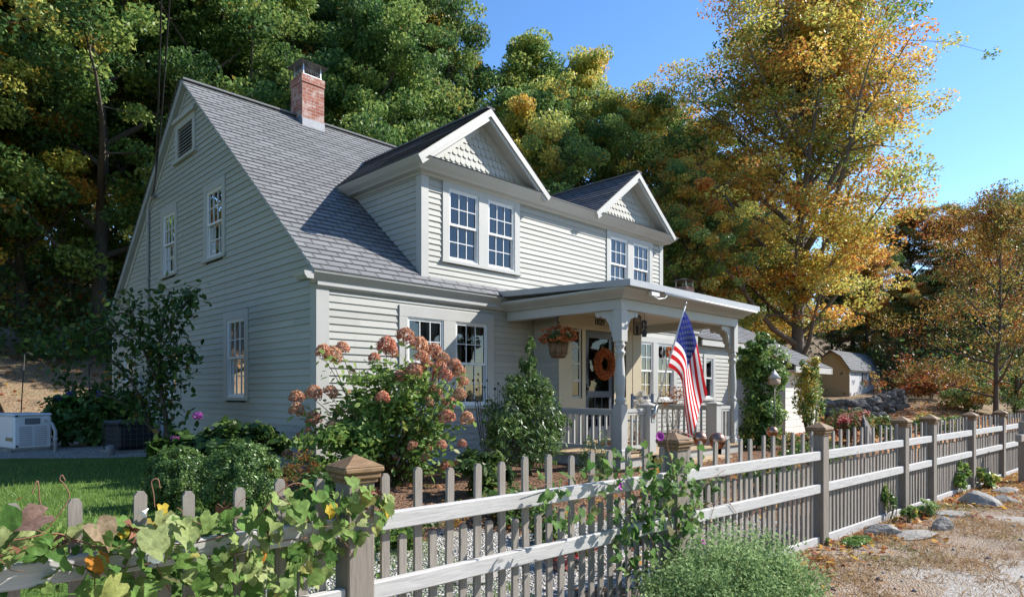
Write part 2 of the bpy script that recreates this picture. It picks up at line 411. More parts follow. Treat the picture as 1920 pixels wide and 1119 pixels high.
M['petal_pink'] = leaf_mat('aged_hydrangea_petals', [(0, (0.42, 0.22, 0.12)), (0.5, (0.56, 0.29, 0.17)), (1, (0.64, 0.42, 0.26))],
    [(0, (0.42, 0.10, 0.075)), (0.5, (0.60, 0.22, 0.145)), (1, (0.64, 0.42, 0.27))], 0.3, 0.7, 0.15)
M['petal_any'] = leaf_mat('flower_petals', [(0, (0.7,)*3), (1, (0.9,)*3)], FALL, 0.3, 0.7, 0.15)
def bark_mat(name, c):
    t = NT(name); n = t.noise(t.coord('Object', (6, 6, 1.2)), 3.5, 6, 0.7)
    t.col(t.ramp(n, [(0.3, tuple(x*0.45 for x in c)), (0.7, c)])).set(Roughness=0.95); t.bump(n, 0.8, 0.03); return t.m
M['bark'] = bark_mat('grey_brown_bark', (0.12, 0.095, 0.075))
M['bark_pale'] = bark_mat('pale_bark', (0.22, 0.19, 0.16))
M['stem'] = paint('plant_stem', (0.10, 0.11, 0.04), 0.8, 0.3, 6)
M['stem_red'] = paint('red_vine_stem', (0.20, 0.095, 0.055), 0.7, 0.3, 6)
M['stem_dry'] = paint('dry_stem', (0.14, 0.10, 0.06), 0.9, 0.3, 6)
M['copper'] = metal('tarnished_copper', (0.50, 0.25, 0.16), 0.28)
def flat(name, c, rough=0.7): return paint(name, c, rough, 0.06, 4)
def stone_mat(name, a, b, sc=4):
    t = NT(name); n = t.noise(t.coord('Object', (1, 1, 1), True), sc, 7, 0.68); n2 = t.noise(t.coord('Object', (1,1,1), True), sc*9, 4)
    k = t.ramp(n, [(0.28, a), (0.6, b), (0.8, tuple(min(1, x*1.25) for x in b))]); k = t.mix(t.math('MULTIPLY', n2, 0.35), k, a)
    t.col(k).set(Roughness=0.93); t.bump(n, 0.9, 0.05); return t.m
M['rock'] = stone_mat('field_stone', (0.16, 0.145, 0.125), (0.33, 0.31, 0.28))
M['rock_dark'] = stone_mat('dark_wall_stone', (0.07, 0.066, 0.062), (0.20, 0.19, 0.18))
# ---------------------------------------------------------------- house
ZB = 0.35; EXPO = 0.1035
HL, HD = 10.50, 10.07                     # length along the front, depth
SLOPE = 0.8406; EY, EZ = -0.155, 3.229    # front eave edge of the main roof
RY_, RZ_ = 4.957, 3.229 + 0.8406 * (4.957 + 0.155)
def subtract(a, b, holes):
    seg = [(a, b)]
    for h0, h1 in holes:
        n = []
        for s0, s1 in seg:
            if h1 <= s0 or h0 >= s1: n.append((s0, s1)); continue
            if h0 > s0: n.append((s0, h0))
            if h1 < s1: n.append((h1, s1))
        seg = n
    return [q for q in seg if q[1] - q[0] > 0.004]
def clapboards(mb, o, eu, en, span, z0, z1, holes=(), expo=EXPO, t=0.021, rng=random.Random(5)):
    """wall of lapped boards; span(z) -> (lo, hi) along eu; holes (u0,u1,z0,z1)"""
    o = Vector(o); eu = Vector(eu); en = Vector(en); z = z0
    while z < z1 - 1e-6:
        zt = min(z1, z + expo)
        zs = z + rng.uniform(-0.003, 0.003) if z > z0 else z
        lo, hi = span(z); lo2, hi2 = span(zt)
        if hi - lo < 0.01 and hi2 - lo2 < 0.01: z = zt; continue
        hs = [(h[0], h[1]) for h in holes if h[2] < zt - 0.002 and h[3] > z + 0.002]
        for a, b in subtract(lo, hi, hs):
            a2 = lo2 if abs(a - lo) < 1e-6 else a; b2 = hi2 if abs(b - hi) < 1e-6 else b
            if b2 < a2: a2 = b2 = (a2 + b2) / 2
            P = lambda u, zz, k: o + eu*u + Vector((0,0,zz)) + en*k
            tt = t + rng.uniform(-0.002, 0.002)
            mb.poly([P(a, zs, tt), P(b, zs, tt), P(b2, zt+0.006, 0.003), P(a2, zt+0.006, 0.003)])
            mb.poly([P(a, zs, 0.0), P(b, zs, 0.0), P(b, zs, tt), P(a, zs, tt)])
        z = zt

house = thing('house', 'grey clapboard storey-and-a-half house with twin front gables, brick chimney and corner porch', 'house', (0, 0, 0))

# windows: frame of reference u along wall, n outward
def window(name, o, eu, en, u0, u1, z0, z1, sashes, parent, crown=False, case=0.11, sill=True, cols=3, rows=2, lower_grid=True, inside='dark', head=0.13, w_out=0.034):
    """casing outer u0..u1, z0..z1; sashes: list of (ua, ub) openings; returns the hole"""
    o = Vector(o); eu = Vector(eu); en = Vector(en)
    def B(mb, ua, ub, za, zb, na, nb, m=0):
        V = [o + eu*u + Vector((0,0,z)) + en*n for u in (ua, ub) for n in (na, nb) for z in (za, zb)]
        mb.mesh(V, [(0,1,3,2),(4,6,7,5),(0,4,5,1),(2,3,7,6),(0,2,6,4),(1,5,7,3)], m)
    zo0 = z0 + 0.05; zo1 = z1 - head
    fr = MB()
    B(fr, u0, u1, zo1, z1, 0.0, w_out + 0.002)                       # head casing
    xs = [u0] + [v for s in sashes for v in s] + [u1]
    for k in range(0, len(xs), 2): B(fr, xs[k], xs[k+1], zo0, zo1, 0.0, w_out)
    if crown: B(fr, u0-0.05, u1+0.05, z1, z1+0.05, 0.0, 0.07)
    f = fr.build('window', M['trim'], parent)
    if sill:
        sb = MB(); B(sb, u0-0.025, u1+0.025, z0, zo0, 0.0, 0.06); B(sb, u0, u1, z0-0.07, z0, 0.0, w_out-0.004) if sill == 2 else None
        sb.build('sill', M['trim'], f)
    for ua, ub in sashes:
        zm = (zo0 + zo1) / 2; s = MB(); w = 0.022
        B(s, ua, ua+w, zo0, zo1, -0.06, 0.022); B(s, ub-w, ub, zo0, zo1, -0.06, 0.022)      # vinyl frame
        B(s, ua+w, ub-w, zo1-w, zo1, -0.06, 0.022); B(s, ua+w, ub-w, zo0, zo0+0.03, -0.06, 0.026)
        a, b = ua + w, ub - w
        for (za, zb, n) in ((zm-0.01, zo1-w, 0.008), (zo0+0.03, zm+0.02, -0.018)):
            q = 0.032
            B(s, a, a+q, za, zb, n-0.022, n); B(s, b-q, b, za, zb, n-0.022, n)
            B(s, a+q, b-q, za, za+q+0.006, n-0.022, n); B(s, a+q, b-q, zb-q, zb, n-0.022, n)
            if n > 0 or lower_grid:
                for c in range(1, cols):
                    x = a+q + (b-a-2*q)*c/cols; B(s, x-0.007, x+0.007, za+q+0.006, zb-q, n-0.016, n-0.004)
                for r in range(1, rows):
                    z = za+q + (zb-za-2*q)*r/rows; B(s, a+q, b-q, z-0.007, z+0.007, n-0.0155, n-0.0045)
        s.build('sash', M['white'], f)
        g = MB()
        for (za, zb, n) in ((zm+0.02, zo1-w-0.02, -0.008), (zo0+0.05, zm, -0.034)):
            g.poly([o + eu*u + Vector((0,0,z)) + en*n for u, z in ((a+0.02, za), (b-0.02, za), (b-0.02, zb), (a+0.02, zb))])
        g.build('pane', M['glass'], f)
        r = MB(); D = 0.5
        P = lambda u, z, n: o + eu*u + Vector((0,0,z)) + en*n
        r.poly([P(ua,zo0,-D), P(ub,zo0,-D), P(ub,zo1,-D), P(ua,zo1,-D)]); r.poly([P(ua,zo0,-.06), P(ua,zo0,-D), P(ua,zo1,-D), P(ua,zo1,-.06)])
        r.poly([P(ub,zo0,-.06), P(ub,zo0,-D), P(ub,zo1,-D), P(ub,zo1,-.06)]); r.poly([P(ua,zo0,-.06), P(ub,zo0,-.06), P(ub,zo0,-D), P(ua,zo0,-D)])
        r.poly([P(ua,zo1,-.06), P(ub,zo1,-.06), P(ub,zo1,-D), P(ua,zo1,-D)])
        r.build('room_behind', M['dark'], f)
        if inside != 'dark':
            c = MB(); n0 = -0.11
            if inside == 'blind':
                zz = zo1 - 0.03
                while zz > zo0 + (zo1-zo0)*0.55:
                    c.poly([P(a, zz, n0), P(b, zz, n0), P(b, zz-0.022, n0-0.012), P(a, zz-0.022, n0-0.012)]); zz -= 0.026
            elif inside == 'half':
                za, zb = zo0 + 0.03, zm + 0.04; N = 26
                for k in range(N):
                    x0 = a + (b-a)*k/N; x1 = a + (b-a)*(k+1)/N
                    c.poly([P(x0, za, n0+0.02*sin(k*1.9)), P(x1, za, n0+0.02*sin((k+1)*1.9)), P(x1, zb, n0+0.02*sin((k+1)*1.9)), P(x0, zb, n0+0.02*sin(k*1.9))])
            else:
                for (xa, xb, nn) in ((a, a+(b-a)*0.34, 9), (b-(b-a)*0.34, b, 9)):
                    for k in range(nn):
                        x0 = xa + (xb-xa)*k/nn; x1 = xa + (xb-xa)*(k+1)/nn
                        c.poly([P(x0, zo0, n0+0.02*sin(k*2.1)), P(x1, zo0, n0+0.02*sin((k+1)*2.1)), P(x1, zo1, n0+0.02*sin((k+1)*2.1)), P(x0, zo1, n0+0.02*sin(k*2.1))])
            c.build('curtain', M['curtain'], f)
    lo = min(s[0] for s in sashes) - 0.03; hi = max(s[1] for s in sashes) + 0.03
    return (lo, hi, zo0 - 0.02, zo1 + 0.02)

def sash_pair(u0, u1, case=0.14, mid=0.23):
    w = (u1 - u0 - 2*case - mid) / 2
    return [(u0+case, u0+case+w), (u1-case-w, u1-case)]

# --- gable end (x = 0), u = y, outward -X
GX, GU, GN = (0, 0, 0), (0, 1, 0), (-1, 0, 0)
holes = []
for (u0, u1, z0, z1, ins) in ((3.12, 4.10, 3.90, 5.30, 'dark'), (5.50, 6.46, 3.90, 5.31, 'dark'), (2.19, 3.18, 1.42, 2.92, 'dark'), (5.29, 6.27, 1.42, 2.92, 'dark'), (8.22, 9.25, 1.72, 2.60, 'dark')):
    holes.append(window('window', GX, GU, GN, u0, u1, z0, z1, [(u0+0.14, u1-0.14)], house, inside=ins))
# louvred vent
vb = MB()
def gb(mb, a, b, za, zb, n0, n1, m=0): mb.box(-n1, -n0, a, b, za, zb, m)
gb(vb, 4.52, 4.66, 6.12, 6.72, 0, .036); gb(vb, 5.44, 5.58, 6.12, 6.72, 0, .036); gb(vb, 4.52, 5.58, 6.72, 6.84, 0, .038); gb(vb, 4.44, 5.66, 6.84, 6.91, 0, .09); gb(vb, 4.44, 5.66, 6.06, 6.12, 0, .07)
vent = vb.build('gable_vent', M['trim'], house)
lb = MB()
for k in range(9):
    z = 6.14 + k*0.064; lb.mesh([(-.026,4.66,z),(-.026,5.44,z),(.03,5.44,z+.05),(.03,4.66,z+.05),(-.026,4.66,z+.012),(-.026,5.44,z+.012),(.03,5.44,z+.062),(.03,4.66,z+.062)], [(0,3,2,1),(4,5,6,7),(0,1,5,4),(2,3,7,6),(1,2,6,5),(3,0,4,7)])
lb.build('louvre', M['trim'], vent)
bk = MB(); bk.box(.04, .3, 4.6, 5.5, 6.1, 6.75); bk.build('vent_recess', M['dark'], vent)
holes.append((4.62, 5.48, 6.1, 6.75))
def gspan(z):
    if z <= 3.14: return (0.14, HD-0.14)
    k = (z - 3.30) / SLOPE
    return (max(0.14 if z < 3.28 else 0, EY + 0.155 + k - .06), min(HD - (0.14 if z < 3.28 else 0), HD - k))
w = MB(); clapboards(w, GX, GU, GN, gspan, ZB, RZ_-0.05, holes); w.build('gable_siding', M['siding'], house)
# --- front wall (y = 0), u = x, outward -Y
FX, FU, FNV = (0, 0, 0), (1, 0, 0), (0, -1, 0)
holes = [window('window', FX, FU, FNV, 1.36, 3.36, 1.28, 2.90, sash_pair(1.36, 3.36, .15, .25), house, inside='curtain', head=0.17)]
holes.append(window('window', FX, FU, FNV, 7.62, 9.50, 1.33, 2.83, sash_pair(7.62, 9.50, .14, .2), house, inside='curtain', head=0.12))
w = MB(); clapboards(w, FX, FU, FNV, lambda z: (0.17, HL-0.17), ZB, 3.0, holes); w.build('front_siding', M['siding'], house)
# back and far end walls
w = MB(); clapboards(w, (0, HD, 0), FU, (0, 1, 0), lambda z: (0, HL), ZB, 3.1); clapboards(w, (HL, 0, 0), GU, (1, 0, 0), gspan, ZB, RZ_-0.14); w.build('rear_siding', M['siding'], house)
w = MB(); w.box(-0.02, HL+0.02, -0.02, HD+0.02, -0.4, ZB); w.build('foundation', M['rock'], house)
# corner boards and frieze
w = MB()
w.box(-0.028, 0.17, -0.028, 0.0, ZB, 3.0); w.box(-0.028, 0.0, 0.0005, 0.14, ZB, 3.10); w.build('corner_board', M['trim'], house); w = MB(); w.box(HL-0.17, HL+0.028, -0.028, 0, ZB, 3.0); w.box(HL, HL+.028, 0.0005, .14, ZB, 3.0); w.build('corner_board', M['trim'], house); w = MB(); w.box(-0.028, 0, HD-.14, HD+.028, ZB, 3.0)
w.build('corner_board', M['trim'], house)
w = MB(); w.box(-0.03, HL+0.03, -0.024, 0, 3.001, 3.14); w.box(-0.0285, -0.002, 0.0005, 0.13, 3.1005, 3.30)
# box cornice: soffit + sloped crown
w.prism([(0.0,-.03),(-0.03,-.03),(-.06,.0),(-0.148,0.112),(-0.15,0.125),(0,0.125)], (-0.12, -0.002, 3.085), (0,1,0), (0,0,1), (1,0,0), HL+0.24)
w.prism([(0,0),(0.09,0),(0.13,0.05),(0.14,0.10),(0,0.10)], (-0.121, 0.17, 3.10), (-1,0,0), (0,0,1), (0,-1,0), 0.30)   # little return on the gable
w.prism([(0,0),(-0.02,0.0),(-.05,0.04),(-0.05,0.11),(0,0.11)], (-0.03, -0.022, 3.0), (0,1,0), (0,0,1), (1,0,0), HL+0.06)
w.build('cornice', M['trim'], house)

# --- roofs: real lapped courses, uv in metres
def shingle_plane(mb, o, eu, ev, en, span, L, row=0.145, t=0.013, m=0, u_off=0.0, rng=random.Random(8)):
    o = Vector(o); eu = Vector(eu).normalized(); ev = Vector(ev).normalized(); en = Vector(en).normalized(); v = 0; k = 0
    while v < L - 1e-6:
        v2 = min(L, v + row); a, b = span(v); a2, b2 = span(v2)
        if b - a < 0.02 and b2 - a2 < 0.02: break
        nseg = max(1, int((b - a) / 1.0)); 
        for q in range(nseg):
            f0, f1 = q/nseg, (q+1)/nseg; tt = t + rng.uniform(-0.003, 0.004); dv = rng.uniform(-0.004, 0.004)
            ua, ub = a+(b-a)*f0, a+(b-a)*f1; ua2, ub2 = a2+(b2-a2)*f0, a2+(b2-a2)*f1
            P = lambda u, vv, n: o + eu*u + ev*vv + en*n
            mb.poly([P(ua,v+dv,tt), P(ub,v+dv,tt), P(ub2,v2+0.01,0.002), P(ua2,v2+0.01,0.002)], m, [(ua+u_off,v), (ub+u_off,v), (ub2+u_off,v2-0.001), (ua2+u_off,v2-0.001)])
            mb.poly([P(ua,v+dv,0), P(ub,v+dv,0), P(ub,v+dv,tt), P(ua,v+dv,tt)], m, [(ua,v+.001)]*4)
        v = v2; k += 1
def roof_slab(mb, pts, n, t, m=0):
    n = Vector(n).normalized(); A = [Vector(p) for p in pts]; B = [p - n*t for p in A]; k = len(A)
    mb.mesh(A+B, [tuple(range(k)), tuple(range(k, 2*k))[::-1]] + [(i, k+i, k+(i+1)%k, (i+1)%k) for i in range(k)], m)
ang = math.atan(SLOPE); ca, sa = cos(ang), sin(ang); RL = (RY_ - EY) / ca
XL, XR = -0.125, HL + 0.125
rf = MB(); shingle_plane(rf, (XL-.012, EY, EZ), (1,0,0), (0,ca,sa), (0,-sa,ca), lambda v: (0, XR-XL+.024), RL)
yb = HD - EY
shingle_plane(rf, (XR+.012, yb, EZ), (-1,0,0), (0,-ca,sa), (0,sa,ca), lambda v: (0, XR-XL+.024), RL)
rf.box(XL, XR, RY_-0.11, RY_+0.11, RZ_-0.02, RZ_+0.012)
roof = rf.build('roof', M['shingle'], house)
dk = MB(); n1 = (0,-sa,ca); n2 = (0,sa,ca)
roof_slab(dk, [(XL,EY,EZ),(XR,EY,EZ),(XR,RY_,RZ_),(XL,RY_,RZ_)], n1, 0.028); roof_slab(dk, [(XR,yb,EZ),(XL,yb,EZ),(XL,RY_,RZ_),(XR,RY_,RZ_)], n2, 0.10)
dk.build('roof_edge', M['gutter'], house)
# drip edge along the rakes and eave
de = MB()
for xx in (XL-.006, XR-.004):
    de = MB()
    roof_slab(de, [(xx,EY-.004,EZ+.004),(xx+.01,EY-.004,EZ+.004),(xx+.01,RY_,RZ_+.004),(xx,RY_,RZ_+.004)], n1, 0.035)
    roof_slab(de, [(xx+.01,yb+.004,EZ+.004),(xx,yb+.004,EZ+.004),(xx,RY_,RZ_+.004),(xx+.01,RY_,RZ_+.004)], n2, 0.035)
    de.build('drip_edge', M['gutter'], house)
# rake boards against the siding
rk = MB()
for s_, yy in ((-1, HD),):
    o_ = (-0.03, yy - s_*0.0, 3.305 - 0.02)
    rk.prism([(0.02,-.20),(RL-.21,-.20),(RL-.03,-0.005),(0.0,-0.005)], o_, (0, s_*ca, sa), (0, -s_*sa, ca), (1,0,0), 0.03)
rk.build('rake_boards', M['trim'], house)

# --- chimney
CXc, CYc = 2.43, 4.87
ch = MB()
def brickbox(mb, x0, x1, y0, y1, z0, z1):
    w_, d_ = x1-x0, y1-y0
    for (p, q, a, b) in (((x0,y0),(x1,y0),0,w_), ((x1,y0),(x1,y1),w_,w_+d_), ((x1,y1),(x0,y1),w_+d_,2*w_+d_), ((x0,y1),(x0,y0),2*w_+d_,2*w_+2*d_)):
        mb.poly([(p[0],p[1],z0),(q[0],q[1],z0),(q[0],q[1],z1),(p[0],p[1],z1)], 0, [(a,z0),(b,z0),(b,z1),(a,z1)])
    mb.poly([(x0,y0,z1),(x1,y0,z1),(x1,y1,z1),(x0,y1,z1)], 0, [(0,0.01)]*4); mb.poly([(x0,y1,z0),(x1,y1,z0),(x1,y0,z0),(x0,y0,z0)], 0, [(0,0.01)]*4)
hw, hd_ = 0.255, 0.255
brickbox(ch, CXc-hw, CXc+hw, CYc-hd_, CYc+hd_, 6.9, 8.17); brickbox(ch, CXc-hw-.015, CXc+hw+.015, CYc-hd_-.015, CYc+hd_+.015, 8.17, 8.33)
chim = ch.build('chimney', M['brick'], house)
fl = MB(); fl.box(CXc-hw-.012, CXc+hw+.012, CYc-hd_-.012, CYc-hd_-.001, 7.1, 7.40); fl.box(CXc-hw-.013, CXc-hw-.002, CYc-hd_-.012, CYc+.2, 7.15, 7.46)
fl.build('flashing', M['galv'], chim)
cp = MB(); s_ = 0.27
cp.box(CXc-s_+.05, CXc+s_-.05, CYc-s_+.05, CYc+s_-.05, 8.33, 8.37)
for i in (-1, 1):
    for j in (-1, 1): cp.box(CXc+i*(s_-.07)-.012, CXc+i*(s_-.07)+.012, CYc+j*(s_-.07)-.012, CYc+j*(s_-.07)+.012, 8.37, 8.62)
for k in range(11):
    a = -s_+.07 + (2*s_-.14)*k/10
    for j in (-1, 1):
        cp.tube([(CXc+a, CYc+j*(s_-.07), 8.37), (CXc+a, CYc+j*(s_-.07), 8.6)], .004, 4); cp.tube([(CXc+j*(s_-.07), CYc+a, 8.37), (CXc+j*(s_-.07), CYc+a, 8.6)], .004, 4)
e_ = 0.33; cp.mesh([(CXc-e_,CYc-e_,8.60),(CXc+e_,CYc-e_,8.60),(CXc+e_,CYc+e_,8.60),(CXc-e_,CYc+e_,8.60),(CXc-.02,CYc,8.71),(CXc+.02,CYc,8.71)], [(3,2,1,0),(0,1,5,4),(1,2,5),(2,3,4,5),(3,0,4)])
cp.build('chimney_cap', M['steel'], chim)

# --- dormer block with two gables
DL, DR, DY = 1.87, 8.99, 0.08
DZ0, DZ1 = 3.40, 5.08
dn = MB()
h1 = window('window', (0, DY, 0), FU, FNV, 2.28, 4.10, 3.70, 5.05, sash_pair(2.28, 4.10, .13, .22), house, inside='blind', head=0.11, sill=1)
h2 = window('window', (0, DY, 0), FU, FNV, 6.78, 8.56, 3.70, 5.03, sash_pair(6.78, 8.56, .13, .22), house, inside='dark', head=0.11, sill=1)
clapboards(dn, (0, DY, 0), FU, FNV, lambda z: (DL+.12, DR-.12), DZ0, DZ1-.05, [h1, h2], expo=0.094)
def cheek(z): 
    y = (z - EZ)/SLOPE + EY; return (DY + .11, max(DY + .115, y + 0.12))
clapboards(dn, (DL, 0, 0), GU, (-1, 0, 0), cheek, DZ0, DZ1, expo=0.1)
clapboards(dn, (DR, 0, 0), GU, (1, 0, 0), cheek, DZ0, DZ1, expo=0.1)
dn.build('dormer_siding', M['siding'], house)
ct = MB()
ct.box(DL-.026, DL+.12, DY-.026, DY, DZ0-.06, DZ1); ct.box(DL-.026, DL, DY+.0005, DY+.11, DZ0, DZ1); ct.box(DR-.12, DR+.026, DY-.026, DY, DZ0-.06, DZ1); ct.box(DR, DR+.026, DY+.0005, DY+.11, DZ0, DZ1)
ct.box(DL, DR, DY-.02, DY, DZ1-.05, DZ1+.02)
# cornice: bed mould, soffit, crown, run along the front and returned up the cheeks
prof = [(0,0),(-.04,0),(-.06,.03),(-.15,.045),(-.17,.07),(-.235,.12),(-.29,.180),(-.30,.195),(0,.195)]
ct.sweep([(DL, 2.32), (DL, DY), (DR, DY), (DR, 2.32)], [(-o, z) for o, z in prof], 5.035)
ct.build('dormer_trim', M['trim'], house)
# low roof between the gables
lr = MB(); a_ = 0.12; roof_slab(lr, [(4.4,-.21,5.235),(6.35,-.21,5.235),(6.35,2.6,5.56),(4.4,2.6,5.56)], (0,-a_,1), .03); lr.build('valley_roof', M['shingle_dark'], house)
GSL = 0.76
def gable(cx, wing):
    hw = 1.51; zE = 5.235; zP = zE + hw*GSL; yF = -0.215
    yB = (zP - EZ)/SLOPE + EY + .15
    a = math.atan(GSL); c_, s__ = cos(a), sin(a); L = hw / c_
    r = MB()
    for sg in (-1, 1):
        # plane rises from (cx+sg*hw, zE) to (cx, zP); u runs along +y
        def span(v, sg=sg): 
            z = zE + v*s__; return (0, max(0.3, (z - EZ)/SLOPE + EY - yF + .12))
        shingle_plane(r, (cx + sg*(hw+.015), yF-.012, zE+.01), (0,1,0), (-sg*c_, 0, s__), (sg*s__, 0, c_), span, L+.02, u_off=cx*3)
    r.box(cx-.09, cx+.09, yF-.012, yB, zP-.01, zP+.022)
    g = r.build('gable_roof', M['shingle_dark'], house)
    d = MB()
    for sg in (-1, 1):
        A = Vector((cx+sg*hw, yF, zE)); U = Vector((-sg*c_, 0, s__)); N = Vector((sg*s__, 0, c_))
        # deck
        roof_slab(d, [A, A+U*L, A+U*L+Vector((0,yB-yF,0)), A+Vector((0,3.0,0))] if sg>0 else [A+Vector((0,3.0,0)), A+U*L+Vector((0,yB-yF,0)), A+U*L, A], N, .03)
        # raking cornice: crown on the outer face and fascia with soffit behind
        def rk_(n0, n1, u0, y, t): d.prism([(u0,n0),(L+n0*GSL-.0015,n0),(L+n1*GSL-.0015,n1),(u0,n1)], A + Vector((0,y,0)), U, N, (0,1,0), t)
        rk_(-.10, -.003, -.04, -.012, .05); rk_(-.155, -.1005, -.02, .016, .05); rk_(-.125, -.033, .02, .0665, .215); rk_(-.25, -.1255, .10, .245, .03)
    d.build('rake_cornice', M['trim'], house)
    # shingled field with scalloped butts
    f = MB(); yf = 0.055; zb = zE + .08; row = .125; wd = .115; k = 0; z = zb
    f.poly([(cx-hw+.05, yf+.012, zE), (cx+hw-.05, yf+.012, zE), (cx, yf+.012, zP-.05)])
    while z < zP - .16:
        half = max(0.0, (zP - .13 - z)/GSL); n = int(half/wd) + 2
        for q in range(-n, n+1):
            x = cx + (q + (0.5 if k % 2 else 0))*wd
            if abs(x - cx) > half + wd*.35: continue
            top = min(z + row + .03, zP - .10 - abs(x-cx)*GSL)
            if top < z - .01: continue
            ol = [(-wd*.48, top - z)] + [(wd*.48*cos(pi + pi*t/8), -.045*0 + .05*sin(pi + pi*t/8)) for t in range(0, 9)] + [(wd*.48, top - z)]
            V = [(x+u, yf - .026 + (v+.05)*.12, z+v) for u, v in ol]; B = [(x+u, yf + .011, z+v) for u, v in ol]; m_ = len(ol)
            f.mesh(V+B, [tuple(range(m_))] + [(i, m_+i, m_+(i+1)%m_, (i+1)%m_) for i in range(m_)])
        z += row; k += 1
    f.build('scalloped_shingles', M['siding'], house)
    p = MB(); n_ = Vector((0,-.5,1)).normalized()
    shingle_plane(p, (cx-hw+.03, yF+.0, zE+.004), (1,0,0), (0,.9,.32), n_, lambda v: (0.12+v*1.1, 2*hw-.18-v*1.1), .29, .14)
    p.build('pent_roof', M['shingle'], house)
gable(3.11, 0); gable(7.60, 1)

# --- entry bay and door
EXL, EXR, EYW = 4.40, 7.02, -0.63
w = MB(); clapboards(w, (EXL, 0, 0), GU, (-1, 0, 0), lambda z: (EYW, -.03), ZB, 2.96); w.build('entry_siding', M['siding'], house); w = MB(); clapboards(w, (EXR, 0, 0), GU, (1, 0, 0), lambda z: (EYW, -.03), ZB, 2.96)
w.build('entry_siding', M['siding'], house)
w = MB()
w.box(EXL-.012, EXL+.18, EYW-.02, EYW, .60, 2.80); w.box(EXR-.30, EXR+.012, EYW-.02, EYW, .60, 2.80)   # pilasters
w.box(EXL-.03, EXR+.03, EYW-.035, EYW, 2.80, 2.98)                                             # head board
w.box(EXL-.04, EXL+.22, EYW-.055, EYW-.036, 2.72, 2.80)
for (a, b) in ((4.58, 4.76), (5.07, 5.17), (6.08, 6.18), (6.49, 6.72)): w.box(a, b, EYW-.012, EYW+.002, .60, 2.80)
w.box(4.76, 5.07, EYW-.010, EYW+.002, .60, 1.45); w.box(6.18, 6.49, EYW-.010, EYW+.002, .60, 1.45); w.box(4.76, 6.49, EYW-.011, EYW+.002, 2.74, 2.80)
w.build('entry_surround', M['porch_cream'], house)
for (a, b) in ((4.76, 5.07), (6.18, 6.49)):
    s = MB()
    for k in range(5): s.box(a, b, EYW+.02, EYW+.05, 1.45+k*.31, 1.45+k*.31+.04)
    s.box(a, a+.05, EYW+.019, EYW+.051, 1.45, 2.74); s.box(b-.05, b, EYW+.019, EYW+.051, 1.45, 2.74)
    sd = s.build('sidelight', M['trim'], house)
    g = MB(); g.poly([(a,EYW+.036,1.45),(b,EYW+.036,1.45),(b,EYW+.036,2.74),(a,EYW+.036,2.74)]); g.build('pane', M['glass_low'], sd)
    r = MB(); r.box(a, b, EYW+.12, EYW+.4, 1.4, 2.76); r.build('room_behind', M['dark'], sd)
d = MB(); x0, x1, z0, z1 = 5.17, 6.08, .64, 2.74; yd = EYW+.02
for (a, b, c, e) in ((x0, x0+.13, z0, z1), (x1-.13, x1, z0, z1), (x0+.13, x1-.13, z1-.14, z1), (x0+.13, x1-.13, z0, z0+.26), (x0+.13, x1-.13, 1.46, 1.58)): d.box(a, b, yd, yd+.045, c, e)
for k in (1, 2): d.box(x0+.13+.65*k/3-.008, x0+.13+.65*k/3+.008, yd+.012, yd+.03, z0+.26, 1.46)
door = d.build('door', M['door'], house)
g = MB(); g.poly([(x0+.12,yd+.02,z0+.25),(x1-.12,yd+.02,z0+.25),(x1-.12,yd+.02,z1-.13),(x0+.12,yd+.02,z1-.13)]); g.build('pane', M['glass_low'], door)
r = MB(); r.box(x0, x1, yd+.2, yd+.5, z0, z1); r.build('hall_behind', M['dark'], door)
hb = MB(); hb.tube([(x0+.065, yd-.05, 1.62), (x0+.065, yd, 1.62)], .025, 10); hb.box(x0+.045, x0+.085, yd-.012, yd, 1.5, 1.72); hb.build('handle', M['black'], door)
th = MB(); th.box(x0-.05, x1+.05, EYW-.10, EYW+.06, .595, .64); th.build('threshold', M['deck'], door)
# house number
fc = bpy.data.curves.new('house_number', 'FONT'); fc.body = '1829'; fc.size = .17; fc.extrude = .006; fc.align_x = 'CENTER'; fc.space_character = 0.95
tmp = bpy.data.objects.new('tmp', fc); COL.objects.link(tmp); dg = bpy.context.evaluated_depsgraph_get()
me = bpy.data.meshes.new_from_object(tmp.evaluated_get(dg)); bpy.data.objects.remove(tmp); me.materials.clear(); me.materials.append(M['black'])
o = link('house_number', me, house, (5.56, EYW-.043, 2.85)); o.rotation_euler = (pi/2, 0, 0)

# --- porch
PXL, PXR, PYF = 3.445, 7.83, -2.82
pr = MB()
pr.mesh([(PXL,PYF,3.12),(PXR,PYF,3.12),(PXR,-.03,3.23),(PXL,-.03,3.23),(PXL,PYF,3.215),(PXR,PYF,3.215),(PXR,-.03,3.325),(PXL,-.03,3.325)], [(0,3,2,1),(4,5,6,7),(0,1,5,4),(1,2,6,5),(2,3,7,6),(3,0,4,7)])
pr.build('porch_roof', M['gutter'], house)
q = MB()
cr = [(0,0),(-.03,.0),(-.06,.035),(-.17,.09),(-.19,.125),(0,.125)]
bl, br_, bf = 3.68, 7.57, -2.50       # outer faces of the beam
q.sweep([(bl, -.03), (bl, bf), (br_, bf), (br_, -.03)], [(0,0),(.05,0),(.08,.03),(.19,.10),(.21,.125),(.21,.15),(0,.15)], 2.982)
q.mesh([(bl-.2,-.03,3.13),(bl-.2,bf-.2,3.128),(bl+.02,bf+.02,3.128),(bl+.02,-.03,3.23)], [(0,1,2,3)])
q.box(bl, br_, bf, bf+.16, 2.825, 3.12); q.box(bl, bl+.16, bf+.16, -.03, 2.826, 3.12); q.box(br_-.16, br_, bf+.16, -.03, 2.826, 3.12)
q.build('porch_beam', M['trim'], house)
q = MB(); nb = 24
